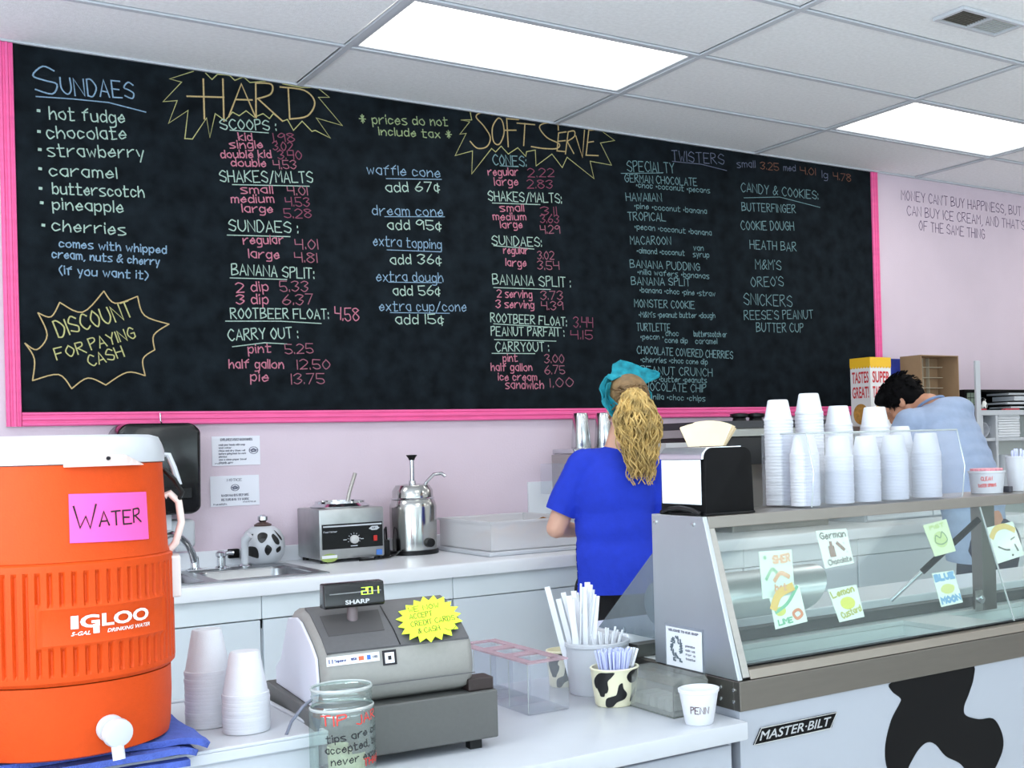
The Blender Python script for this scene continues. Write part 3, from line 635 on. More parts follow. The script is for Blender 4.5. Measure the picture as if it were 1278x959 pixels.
for k in range(9):
    a = math.radians(200 - k * 27.5); strip(mb, [(.005 + .022 * math.cos(a), .09 + .022 * math.sin(a)), (.005 + .026 * math.cos(a), .09 + .026 * math.sin(a))], .0022, f)
strip(mb, [(-.038, .09), (-.026, .09)], .003, f); strip(mb, [(.032, .09), (.044, .09)], .003, f); strip(mb, [(-.008, .064), (.018, .064)], .004, f)
strip(mb, [(.07, .129), (.08, .136), (.1, .136), (.109, .13), (.1, .124), (.08, .124), (.07, .129)], .004, f); write('STAR', f, .076, .124, .106, .127, .01, .003, mb)
mb.build('print', M_white, t, smooth=0, recalc=False)
MB().lathe([(.017, 0), (.017, .012), (.012, .016), (0, .016)], 20, M=Matrix.Translation((.005, -hd - .004, .09)) @ Matrix.Rotation(PI / 2, 4, 'X')).build('dial', mat('grey_dial', (196, 196, 196), .4), t)
MB().box(.085, .1, -hd - .01, -hd - .003, .078, .1).build('switch', mat('red_switch', (190, 40, 34), .3), t, smooth=0, bevel=.001)
MB().lathe([(.034, 0), (.034, .001)], 24, M=Matrix.Translation((-.095, -hd - .0008, .022)) @ Matrix.Rotation(PI / 2, 4, 'X') @ Matrix.Scale(.5, 4, (0, 1, 0))).build('round_badge', mat('badge_green', (150, 170, 90), .5), t)
mb = MB(); strip(mb, [(-.122, .026), (-.068, .026)], .012, planef((0, -hd - .0024, 0), (1, 0, 0), (0, 0, 1))); mb.build('badge_stripe', M_paper, t, smooth=0, recalc=False)
MB().box(.098, .122, -hd - .002, -hd - .0005, .02, .042).build('blue_sticker', mat('blue_sticker', (70, 120, 200), .5), t, smooth=0)
MB().lathe([(.115, hh), (.118, hh + .006), (.1, hh + .018), (.098, hh + .026), (.09, hh + .026), (.086, hh + .012)], 36, (0, 0, 0), cap=False).build('rim', M_chrome, t)
MB().lathe([(.084, hh + .012), (.05, hh + .015), (0, hh + .015)], 30, cap=False).build('topping', mat('caramel_topping', (140, 104, 60), .3), t)
MB().tube([(.03, .02, hh - .02), (.052, .03, hh + .06), (.085, .05, hh + .135)], .008, 10).build('ladle', M_steel, t)

# syrup pump
pc = onZ(510, 690, ZC)
t = thing('syrup_pump', 'tall polished steel syrup pump with black knob beside the topping warmer', 'dispenser', (.385, -.17, ZC))
R = .1
MB().lathe([(R, 0), (R + .003, .002), (R + .003, .018), (R - .004, .02)], 40).build('base_ring', M_black, t)
MB().lathe([(R - .004, .019), (R - .002, .2), (R - .008, .222), (R - .014, .232), (.086, .235), (.084, .27), (.07, .292), (.03, .297), (0, .298)], 40).build('body', mat('polished_steel', (190, 190, 188), .16, 1.0), t)
MB().lathe([(R - .012, .231), (R - .008, .236), (R - .014, .24)], 40, cap=False).build('lid_ring', M_chrome, t)
MB().lathe([(.016, .296), (.014, .31), (.0095, .312), (.0095, .4)], 16).build('pump_rod', M_chrome, t)
MB().lathe([(.012, .398), (.014, .405), (.022, .416), (.023, .42), (0, .421)], 20).build('pump_knob', M_black, t)
MB().tube([(.04, -.02, .28), (.055, -.035, .31), (.075, -.055, .335), (.1, -.078, .338), (.112, -.09, .325)], .0075, 10).build('spout', M_chrome, t)
MB().lathe([(.02, 0), (.018, .016), (0, .017)], 20, M=Matrix.Translation((.03, -R + .004, .05)) @ Matrix.Rotation(PI / 2, 4, 'X') @ Matrix.Rotation(0, 4, 'Z')).build('dial', M_black, t)
MB().tube([(-.09, -.06, .02), (-.12, -.1, .012), (-.16, -.13, .006), (-.22, -.16, .006), (-.3, -.165, .006)], .004, 8).build('cord', M_black, t)
t = thing('power_plug', 'black power plug and cord between the topping warmer and the syrup pump', 'plug', (.243, -.2, ZC))
MB().box(-.018, .018, -.02, .02, 0, .07).build('plug_body', M_black, t, smooth=40, bevel=.006)
MB().tube([(0, 0, .06), (.004, .01, .11), (.02, .03, .12), (.03, .05, .06), (.03, .05, .006)], .004, 8).build('cord', M_black, t)

# plastic tub of cones
t = thing('plastic_tub', 'long translucent white plastic tub on the worktop right of the syrup pump', 'tub', (.85, -.31, ZC))
x0, x1, y0, y1, h_ = -.31, .1, -.28, .22, .135
MB().box(x0 - .02, x1 + .02, y0 - .02, y1 + .02, 0, .018).build('lid_base', M_white, t, smooth=40, bevel=.006)
m_ = MB()
for q in ((x0, x1, y0, y0 + .004), (x0, x1, y1 - .004, y1), (x0, x0 + .004, y0 + .004, y1 - .004), (x1 - .004, x1, y0 + .004, y1 - .004)): m_.box(*q, .019, h_)
m_.box(x0, x1, y0, y1, .019, .023); m_.build('walls', M_milk, t, smooth=0)
m_ = MB()
for q in ((x0 - .008, x1 + .008, y0 - .008, y0 + .006), (x0 - .008, x1 + .008, y1 - .006, y1 + .008), (x0 - .008, x0 + .006, y0 + .006, y1 - .006), (x1 - .006, x1 + .008, y0 + .006, y1 - .006)): m_.box(*q, h_ - .004, h_ + .006)
m_.build('rim', M_milk, t, smooth=0)
M_cone = mat('waffle_cone', (206, 150, 84), .7, var=.15, vscale=60)
for i, (x, y, z, rz) in enumerate(((.04, .0, .05, .3), (-.2, 0, .05, 1.2), (-.08, -.1, .05, .4), (.03, -.12, .05, 2.0), (-.04, .12, .052, .9))):
    o = tag(MB().lathe([(.004, -.07), (.035, .05), (.036, .055), (.032, .052), (.0, -.05)], 18, M=Matrix.Rotation(1.45, 4, 'X')).build('waffle_cone', M_cone, None), ['golden waffle cone heaped highest in the plastic tub', 'golden waffle cone at the left end of the plastic tub', 'golden waffle cone near the front wall of the plastic tub', 'golden waffle cone at the front right in the plastic tub', 'golden waffle cone at the back of the plastic tub'][i], 'cone', 'waffle cones in the plastic tub')
    o.location = (.85 + x, -.31 + y, ZC + z + (.04 if i == 0 else .012)); o.rotation_euler = (0, 0, rz)

# white bucket, paper, steel malt cups on their stand
pb = onY(703, 660, -.33)
t = thing('bucket', 'white plastic bucket on the worktop by the woman\'s left elbow', 'bucket', (onY(728, 660, -.5).x, -.5, ZC))
MB().lathe([(.085, 0), (.09, .004), (.108, .2), (.114, .2), (.114, .212), (.104, .212), (.1, .19), (.084, .012), (0, .01)], 36, cap=False).build('body', M_white, t)
MB().tube([(.114 * math.cos(a), .114 * math.sin(a), .19 - .05 * abs(math.sin(a))) for a in [PI + k * PI / 14 for k in range(15)]], .0025, 6).build('bail_handle', M_steel, t)
A = onY(659, 602, -.012); B = onY(693, 652, -.012)
tag(MB().box(A.x, B.x + .1, -.014, -.001, B.z, A.z).build('wall_card', M_paper, None, smooth=0, bevel=.002), 'plain white card on the pink wall left of the woman', 'card')
A = onY(688, 568, -.3); B = onY(760, 556, -.3)
t = thing('mixer_stand', 'steel and clear drink mixer stand largely hidden by the woman', 'drink mixer', (1.29, -.15, ZC))
MB().box(-.14, .18, -.1, .1, 0, .02).build('base', M_steel, t, smooth=0, bevel=.004)
MB().box(-.05, .19, .02, .1, .02, .4).build('column', M_steel, t, smooth=0, bevel=.006)
MB().box(-.16, .2, -.1, .1, .4, .425).build('shelf', M_chrome, t, smooth=0, bevel=.006)
MB().box(-.23, -.17, -.09, .09, .22, .36).build('clear_shield', M_acryl, t, smooth=0); MB().box(-.168, -.155, -.09, .09, .2, .399).build('bracket', M_steel, t, smooth=0)
for i, (px, lab_) in enumerate(((725.5, 'tall steel malt cup standing upside down left of the woman\'s neck'), (754, 'steel malt cup partly hidden by the woman\'s ear'))):
    p = onY(px, 560, -.15)
    tag(MB().lathe([(.046, 0), (.047, .004), (.036, .15), (.032, .165), (.0, .168)], 32).build('malt_cup', mat('spun_steel', (196, 198, 200), .2, 1.0), None), lab_, 'cup', 'steel malt cups').location = (p.x, -.15, ZC + .426)

# black soft serve machine
t = thing('soft_serve_machine', 'black soft-serve machine with a bright metal trim behind the napkin dispenser', 'machine', (2.1, -.4, ZC))
MB().box(-.22, .4, -.05, .36, 0, .33).build('body', mat('machine_steel', (150, 144, 136), .35, 1.0), t, smooth=0, bevel=.006)
MB().box(-.4, .45, -.25, .36, .33, .46).build('head', mat('machine_black', (24, 24, 27), .5), t, smooth=40, bevel=.008)
MB().prism([(-.258, .462), (-.258, .495), (-.2, .5), (.36, .5), (.36, .462)], -.4, .45, 'x').build('trim_band', mat('trim_metal', (196, 198, 194), .3, 1.0), t, smooth=0)
MB().prism([(-.2, .501), (-.19, .535), (.36, .535), (.36, .501)], -.39, .44, 'x').build('top_cover', mat('dark_cover', (52, 54, 60), .5), t, smooth=0)
for x in (-.2, -.1): MB().lathe([(.035, .536), (.03, .55), (.045, .556), (.045, .57), (0, .574)], 16, (x, -.1, 0)).build('hopper_knob', M_black, t)
for x in (-.2, 0, .2): MB().lathe([(.02, .25), (.022, .33)], 14, (x, -.15, 0)).build('nozzle', M_steel, t)
# smaller dark appliance seen between woman and napkins
t = thing('cone_warmer', 'low dark appliance with silver feet between the woman and the napkins', 'machine', (1.595, -.3, ZC))
MB().box(-.09, .09, -.15, .15, 0, .3).build('body', M_steel, t, smooth=0, bevel=.005)
MB().box(-.095, .095, -.16, .16, .38, .44).build('top', mat('warmer_white', (206, 204, 206), .4), t, smooth=0, bevel=.005)
MB().box(-.08, .08, -.1, .14, .3, .38).build('slot', M_black, t, smooth=0)

# cabinet carrying the boxes
t = thing('side_cabinet', 'white cabinet hidden behind the man, carrying the snack boxes', 'cabinet', (3.1, -.33, ZC))
MB().box(-.4, .6, -.17, .3, 0, .3).build('body', M_white, t, smooth=0, bevel=.004)
MB().box(-.39, .09, -.185, -.171, .01, .29).build('door', M_lam, t, smooth=0, bevel=.003); MB().box(.1, .59, -.185, -.171, .01, .29).build('door', M_lam, t, smooth=0, bevel=.003)
ZB = ZC + .3
# sign box
cpt = onY(1087, 500, -.42); zt = onY(1087, 446, -.42).z
s_ = .153
t = thing('snack_box', 'tall white and red snack box reading TASTES GREAT under a yellow scalloped top', 'box', (cpt.x + s_ / 2, -.42 + s_ / 2, ZB))
h_ = zt - ZB; q = s_ / 2
MB().box(-q, q, -q, q, 0, h_ - .001).build('carton', mat('carton_white', (238, 236, 236), .5), t, smooth=0, bevel=.001)
M_yel = mat('carton_yellow', (244, 190, 44), .5)
MB().box(-q - .0012, q + .0012, -q - .0012, q + .0012, h_ - .045, h_ + .001).build('yellow_top', M_yel, t, smooth=0)
fl_ = planef((-q - .0016, q, 0), (0, -1, 0), (0, 0, 1)); fr_ = planef((-q, -q - .0016, 0), (1, 0, 0), (0, 0, 1))
for f, l1, l2 in ((fl_, 'TASTES', 'GREAT!'), (fr_, 'SUPER', 'TASTING')):
    mb = MB()
    for k in range(7):
        c_ = .011 + k * .0218
        mb.add([f(c_ + .011 * math.cos(a), h_ - .045 + .012 * math.sin(a)) for a in [PI + j * PI / 6 for j in range(7)]], [tuple(range(7))])
    mb.build('scallop', M_yel, t, smooth=0, recalc=False)
    mb = MB(); print_text(mb, l1, f, .014, h_ - .135, s_ - .012, h_ - .073, .02); print_text(mb, l2, f, .014, h_ - .215, s_ - .012, h_ - .153, .02)
    mb.build('lettering', mat('carton_red', (206, 44, 52), .5), t, smooth=0, recalc=False)
    mb = MB(); mb.add([f(.076 + .058 * math.cos(a), h_ - .3 + .055 * math.sin(a)) for a in [j * PI / 12 for j in range(24)]], [tuple(range(24))])
    mb.build('cookie_print', mat('cookie_brown', (196, 142, 66), .6, var=.3, vscale=50), t, smooth=0, recalc=False)
# blue box
cp = onY(1113, 500, -.2); zt = onY(1120, 448, -.2).z
tag(MB().box(cp.x, cp.x + .2, -.2, -.04, ZB, zt).build('blue_box', mat('blue_carton', (44, 62, 158), .5, var=.35, vscale=14), None, smooth=0, bevel=.002), 'dark blue carton between the snack box and the cardboard box', 'box')
# cardboard box with dividers
cp = onY(1151, 500, -.42); zt = onY(1151, 443, -.42).z
M_card = mat('cardboard', (158, 128, 98), .8, var=.06, vscale=12)
t = thing('cardboard_box', 'open brown cardboard box on its side with a grid of dividers', 'box', (cp.x, -.42, ZB))
w_, d_, h_ = .3, .16, zt - ZB
m_ = MB()
for b_ in ((0, .005, 0, d_, 0, h_), (w_ - .005, w_, 0, d_, 0, h_), (.005, w_ - .005, 0, d_, h_ - .005, h_), (.005, w_ - .005, 0, d_, 0, .005), (.005, w_ - .005, d_ - .005, d_, .005, h_ - .005)): m_.box(*b_)
m_.build('carton', M_card, t, smooth=0)
M_div = mat('divider_card', (206, 196, 176), .8)
for k in range(1, 5): MB().box(k * w_ / 6 - .0015, k * w_ / 6 + .0015, .13, d_ - .006, .006, h_ - .006).build('divider', M_div, t, smooth=0)
nr = 10
for k in range(1, nr): MB().box(.006, w_ - .006, .1155, d_ - .006, k * h_ / nr - .0015, k * h_ / nr + .0015).build('divider', M_div, t, smooth=0)
# white panel strip beside it
cp = onY(1200, 500, -.3)
tag(MB().box(3.745, 3.785, -.36, -.345, 0, onY(1199, 450, -.35).z).build('upright_board', M_white, None, smooth=0, bevel=.003), 'narrow white board standing upright right of the cardboard box', 'board')

# cubby shelf at the right
t = thing('cubby_shelf', 'white cubby shelf unit against the wall at the right edge', 'shelf', (4.4, 0, 0))
zt = 1.545; cxs = [-.58, -.32, .12, .56, 1.0]; zs = [.1, .5, .9, 1.2, 1.385 - .02, zt - .03]
zsh = [.06, .45, .78, 1.06, 1.352]
m_ = MB()
m_.box(-.6, 1.2, -.34, -.002, zt - .03, zt); m_.build('top_board', M_white, t, smooth=0, bevel=.002)
colx = [-.6, onY(1243, 540, -.34).x - 4.4, .1 + .25, .75, 1.18]
for x in colx: MB().box(x, x + .02, -.34, -.02, 0, zt - .0305).build('upright', M_white, t, smooth=0)
zsh[-1] = onY(1243, 548, -.34).z - .012
for z in zsh:
    for a, b in zip(colx[:-1], colx[1:]): MB().box(a + .0205, b - .0005, -.335, -.02, z, z + .018).build('shelf_board', M_white, t, smooth=0)
MB().box(-.6, 1.2, -.019, -.002, 0, zt - .031).build('back_panel', mat('cubby_back', (222, 226, 222), .6), t, smooth=0)
# black open display box on top
bx0 = onY(1204, 500, -.3).x - .0; bz1 = onY(1240, 486.5, -.3).z
t = thing('display_box', 'long black open-fronted display box on top of the white cubby shelf', 'display box', (bx0, -.3, zt))
hb = bz1 - zt; m_ = MB()
for b_ in ((0, .012, 0, .29, 0, hb), (1.3, 1.312, 0, .29, 0, hb), (.012, 1.3, 0, .29, hb - .012, hb), (.012, 1.3, 0, .29, 0, .004), (.012, 1.3, .278, .29, .004, hb - .012)): m_.box(*b_)
m_.build('case', M_blackm, t, smooth=0)
p0 = onY(1207, 505, -.28); 
t = thing('photo_card', 'small grey-green card with a grid inside the black display box', 'card', (onY(1213, 505, -.27).x, -.27, zt + .005))
MB().box(-.04, .04, -.002, .002, 0, hb - .022).build('sheet', mat('card_green', (150, 168, 150), .6), t, smooth=0)
f = planef((-.04, -.0028, 0), (1, 0, 0), (0, 0, 1)); mb = MB()
for u in (.027, .053): strip(mb, [(u, 0.003), (u, hb - .025)], .004, f)
for v in (.03, .07): strip(mb, [(.002, v), (.078, v)], .004, f)
mb.build('grid_print', M_ink, t, smooth=0, recalc=False)
M_cow2 = cow_mat('cow_small', (240, 240, 236), 34, .52)
tag(MB().lathe([(.012, 0), (.024, .01), (.027, .03), (.018, .045), (.014, .05), (.017, .06), (.01, .07), (0, .072)], 20).build('cow_figurine', M_cow2, None), 'tiny black and white cow figurine in the black display box', 'figurine').location = (onY(1227, 508, -.27).x, -.27, zt + .005)
for i, (z, a, b, th) in enumerate(((.028, 1262, 1300, .010), (.052, 1257, 1300, .012), (.074, 1266, 1300, .026), (.108, 1259, 1300, .012))):
    x0 = onY(a, 500, -.27).x
    tag(MB().box(x0, x0 + .34, -.27, -.1, zt + .005 + z - .02, zt + .005 + z - .02 + th).build('white_booklet', M_paper, None, smooth=0), ['lowest white booklet in the black display box', 'second white booklet from the bottom in the black display box', 'thick white pad among the booklets in the display box', 'topmost white booklet in the black display box'][i], 'booklet', 'white booklets in the display box')
for i, (a, b, x_) in enumerate(((1207, 1231, 0), (1254, 1272, 1))):
    A = onY(a, 512, -.335); B = onY(b, 512, -.335)
    tag(MB().box(A.x, B.x, -.338, -.31, zt + .0005, zt + .009).build('red_label_strip', mat('label_red', (190, 60, 74), .5), None, smooth=0), ['long red strip on the front edge of the cubby shelf top', 'short dull red strip on the cubby shelf top near the right edge'][i], 'label strip')
# cubby contents
zl = zsh[-1] + .019
def cyl_side(name, px, py, y, r, L, label, cat, m, grp=None):
    p = onY(px, py, y)
    o = MB().lathe([(r * .72, 0), (r * .75, .003), (r, L - .004), (r, L), (r * .94, L), (r * .7, .006), (0, .006)], 24, M=Matrix.Rotation(PI / 2, 4, 'X')).build(name, m, None)
    tag(o, label, cat, grp); return o, p
for i, (px, lab_) in enumerate(((1212, 'white foam cup lying on its side in the top cubby, left'), (1221, 'white foam cup lying on its side in the top cubby, right'))):
    o, p = cyl_side('foam_cup', px, 535, -.33, .045, .1, lab_, 'cup', M_foam, 'foam cups in the cubby'); o.location = (3.872 + i * .095, -.2, zl + .046)
m_ = MB()
t = None
A = onY(1245, 540, -.32); B = onY(1272, 540, -.32)
for k in range(9):
    tag(MB().box(A.x + .003 * (k % 3), B.x + .003 * ((k * 2) % 3), -.325, -.1, zl + k * .0155, zl + k * .0155 + .014).build('napkin_pack', M_paper, None, smooth=0, bevel=.003), 'white napkin pack, %s from the top of the cubby stack' % ORD[8 - k], 'napkins', 'stack of napkin packs in the cubby')
zl2 = zsh[-2] + .019
p = onY(1224, 566, -.28)
t = thing('cow_jar', 'white jar with black cow spots in the lower cubby by the man', 'jar', (p.x, -.2, zl2))
MB().lathe([(.045, 0), (.06, .015), (.066, .06), (.06, .11), (.048, .13), (.05, .14)], 28).build('body', M_cow2, t); MB().lathe([(.052, .14), (.05, .155), (.02, .165), (.014, .18), (0, .185)], 24).build('lid', M_white, t)
for i, (px, w_) in enumerate(((1252, .1), (1266, .07))):
    p = onY(px, 570, -.3)
    tag(MB().lathe([(.035, 0), (.042, .09), (.046, .18), (.046, .2), (0, .2)], 24).build('cup_sleeve', M_white, None), ['tall white cup sleeve in the lower right cubby, left one', 'tall white cup sleeve in the lower right cubby, right one'][i], 'cup sleeve', 'cup sleeves in the lower cubby').location = (p.x + .01 * i, -.2, zl2)

# ================================================================== PEOPLE
def capsule(bm, p, q, r1, r2, sq=1.0):
    p, q = Vector(p), Vector(q); d = q - p; L = d.length
    n = max(2, int(L / (min(r1, r2) * .45)) + 1)
    for i in range(n + 1):
        t_ = i / n; r = r1 + (r2 - r1) * t_
        bmesh.ops.create_icosphere(bm, subdivisions=2 if r > .03 else 1, radius=r, matrix=Matrix.Translation(p + d * t_))
def ell(bm, c, r, rot=None):
    M_ = Matrix.Translation(c)
    if rot: M_ = M_ @ rot
    bmesh.ops.create_icosphere(bm, subdivisions=3, radius=1, matrix=M_ @ Matrix.Diagonal((r[0], r[1], r[2], 1)))
def blob(name, fn, m, parent, vox=.009, smooth_it=6, cuts=(), fac=.5):
    bm = bmesh.new(); fn(bm); me = bpy.data.meshes.new('b'); bm.to_mesh(me); bm.free()
    o = bpy.data.objects.new('b', me); COL.objects.link(o)
    md = o.modifiers.new('r', 'REMESH'); md.mode = 'VOXEL'; md.voxel_size = vox
    ms = o.modifiers.new('s', 'SMOOTH'); ms.factor = fac; ms.iterations = smooth_it
    dg = bpy.context.evaluated_depsgraph_get(); dg.update()
    me2 = bpy.data.meshes.new_from_object(o.evaluated_get(dg)); bpy.data.objects.remove(o); bpy.data.meshes.remove(me)
    bm = bmesh.new(); bm.from_mesh(me2)
    for ct in cuts:
        co, no, flt = ct if len(ct) == 3 else (ct[0], ct[1], None)
        fs_ = [f for f in bm.faces if flt is None or flt(f.calc_center_median())]
        es_ = list({e for f in fs_ for e in f.edges}); vs_ = list({v for f in fs_ for v in f.verts})
        bmesh.ops.bisect_plane(bm, geom=vs_ + es_ + fs_, plane_co=co, plane_no=no, clear_outer=True)
    for f in bm.faces: f.smooth = True
    me2.clear_geometry(); bm.to_mesh(me2); bm.free(); me2.name = name
    me2.materials.clear(); me2.materials.append(m)
    o = bpy.data.objects.new(name, me2); COL.objects.link(o)
    if parent: attach(o, parent)
    return o
def hand(bm, wrist, d, up, side, curl=.5, s=1.0):
    """palm and five fingers; d = pointing direction, up = back of the hand, side = thumb side"""
    d, up, side = Vector(d).normalized(), Vector(up).normalized(), Vector(side).normalized(); w0 = Vector(wrist)
    for k in (-1, -.33, .33, 1): capsule(bm, w0 + side * .014 * k * s, w0 + d * .085 * s + side * .029 * k * s, .014 * s, .0115 * s)
    for k, L in ((1, .068), (.34, .076), (-.34, .071), (-1, .055)):
        p = w0 + d * .088 * s + side * .029 * k * s; dd = d.copy(); a = 0
        for j, fr in enumerate((.42, .32, .26)):
            a += curl * (.5 if j == 0 else .7); dd = d * math.cos(a) - up * math.sin(a); q = p + dd * L * fr * s
            capsule(bm, p, q, (.0085 - j * .0008) * s, (.0078 - j * .0008) * s); p = q
    p = w0 + d * .02 * s + side * .022 * s; q = p + (side * .7 + d * .7 - up * .15) * .042 * s; r_ = q + (d * .9 + side * .25 - up * .3) * .034 * s
    capsule(bm, p, q, .012 * s, .01 * s); capsule(bm, q, r_, .0095 * s, .008 * s)
def face_parts(P, hm, dark=(40, 28, 22)):
    for sx in (-1, 1):
        m_ = MB(); m_.lathe([(0, -.012), (.008, -.009), (.012, 0), (.008, .009), (0, .012)], 16)
        m_.v = [tuple(hm @ (Vector(v) + Vector((sx * .031, .066, .005)))) for v in m_.v]; m_.build('eye', M_paper, P)
        m_ = MB(); m_.lathe([(0, 0), (.0055, 0), (.005, .002), (0, .0025)], 14, M=Matrix.Rotation(-PI / 2, 4, 'X'))
        m_.v = [tuple(hm @ (Vector(v) + Vector((sx * .031, .0775, .005)))) for v in m_.v]; m_.build('iris', mat('iris_dark', dark, .3), P)
        m_ = MB(); m_.tube([hm @ Vector((sx * .018, .1, .024)), hm @ Vector((sx * .033, .101, .029)), hm @ Vector((sx * .047, .092, .024))], .003, 6); m_.build('eyebrow', mat('brow', dark, .8), P)
    m_ = MB(); m_.tube([hm @ Vector((-.022, .094, -.056)), hm @ Vector((-.01, .1025, -.053)), hm @ Vector((0, .104, -.054)), hm @ Vector((.01, .1025, -.053)), hm @ Vector((.022, .094, -.056))], [.002, .0045, .005, .0045, .002], 8)
    m_.build('lips', mat('lips', (186, 104, 100), .5), P)
def head_blob(bm, hm, s=1.0):
    def e(c, r):
        bmesh.ops.create_icosphere(bm, subdivisions=3, radius=1, matrix=hm @ Matrix.Translation(Vector(c) * s) @ Matrix.Diagonal((r[0] * s, r[1] * s, r[2] * s, 1)))
    e((0, -.012, .035), (.077, .096, .082)); e((0, .02, -.02), (.064, .075, .088)); e((0, .05, -.075), (.04, .042, .036)); e((0, .085, .03), (.04, .014, .02))
    for sx in (-1, 1):
        e((sx * .077, -.002, -.005), (.008, .019, .031)); e((sx * .083, -.008, .004), (.006, .014, .02)); e((sx * .036, .064, -.025), (.024, .022, .024))
    for k in range(6): e((0, .092 + .0035 * k, .012 - .009 * k), (.008 + .0012 * k, .009, .009))
    e((0, .103, -.037), (.016, .01, .009)); e((0, .09, -.056), (.024, .012, .013))

# ---- the woman
wp = onY(768, 600, -1.05)
WM = thing('person', 'woman with curly blond ponytail, teal headband and bright blue t-shirt, back turned', 'person', (wp.x, -1.05, 0), -.5)
hm = Matrix.Translation((.055, .035, 1.555)) @ Matrix.Rotation(.28, 4, 'Z') @ Matrix.Rotation(-.22, 4, 'X')
def wbody(bm):
    head_blob(bm, hm, 1.0)
    capsule(bm, (.0, .0, 1.36), (.042, .012, 1.5), .052, .047)
    ell(bm, (0, 0, 1.2), (.15, .09, .2)); ell(bm, (0, 0, 1.0), (.135, .09, .2)); ell(bm, (0, 0, .9), (.125, .085, .12))
    capsule(bm, (-.13, 0, 1.34), (.13, 0, 1.34), .05, .05)
    for sx in (-1, 1):
        capsule(bm, (sx * .135, 0, 1.33), (sx * .232, .01, 1.09), .05, .042); capsule(bm, (sx * .232, .01, 1.09), (sx * .14, .22, 1.06), .04, .027)
        hand(bm, (sx * .135, .23, 1.06), (-sx * .3, 1, .05), (sx * .2, -.05, 1), (-sx, -.3, .1), .55, .95)
        capsule(bm, (sx * .085, 0, .86), (sx * .085, .005, .48), .08, .052); capsule(bm, (sx * .085, .005, .48), (sx * .09, -.02, .09), .05, .034)
        capsule(bm, (sx * .09, -.03, .05), (sx * .1, .12, .035), .036, .03)
blob('body', wbody, M_skin, WM, .0075, 3)
face_parts(WM, hm, (70, 90, 110))
M_blue = mat('blue_cotton', (24, 55, 196), .85, var=.05, vscale=30, bump=.35, bscale=60)
def shirt(bm):
    ell(bm, (0, -.005, 1.22), (.168, .112, .17)); ell(bm, (0, -.005, 1.08), (.16, .114, .2)); ell(bm, (0, 0, .93), (.188, .134, .2))
    capsule(bm, (-.125, 0, 1.335), (.125, 0, 1.335), .062, .062); ell(bm, (0, -.005, 1.36), (.09, .06, .045))
    for k in range(9):
        a = k / 8; ell(bm, (0, 0, 1.0 - a * .2), (.172 + .012 * a, .122 + .008 * a, .03))
    for sx in (-1, 1): capsule(bm, (sx * .128, 0, 1.32), (sx * .215, .005, 1.155), .07, .063)
sh = blob('t_shirt', shirt, M_blue, WM, .009, 5, cuts=[((0, 0, .835), (0, 0, -1), None), ((-.218, 0, 1.148), Vector((-.42, 0, -.9)), lambda c: c.x < -.165 and c.z < 1.25), ((.218, 0, 1.148), Vector((.42, 0, -.9)), lambda c: c.x > .165 and c.z < 1.25)])
# folds and a flat sleeve end
for v_ in sh.data.vertices:
    x, y, z = v_.co
    n_ = noise.noise(Vector((x * 7, y * 5, z * 5))) * .012 + noise.noise(Vector((x * 4 + 3, y * 4, z * 16))) * .007 * (1 if z < 1.15 else .3)
    d = Vector((x, y * 1.4, 0)); d = d.normalized() if d.length > 1e-4 else Vector((0, 0, 0)); v_.co += d * n_
M_pants = mat('black_trousers', (18, 18, 24), .85, var=.1, vscale=20)
def trous(bm):
    ell(bm, (0, 0, .9), (.152, .11, .12)); 
    for sx in (-1, 1): capsule(bm, (sx * .085, 0, .84), (sx * .087, .005, .48), .092, .066); capsule(bm, (sx * .087, .005, .48), (sx * .09, -.02, .12), .064, .05)
blob('trousers', trous, M_pants, WM, .011, 4, cuts=[((0, 0, .99), (0, 0, 1)), ((0, 0, .08), (0, 0, -1))])
M_shoe = mat('black_shoe', (24, 24, 26), .5)
for sx in (-1, 1):
    def shoe(bm, sx=sx): capsule(bm, (sx * .09, -.04, .055), (sx * .1, .13, .045), .048, .042)
    blob('shoe', shoe, M_shoe, WM, .008, 3, cuts=[((0, 0, .002), (0, 0, -1)), ((0, 0, .1), (0, 0, 1))])
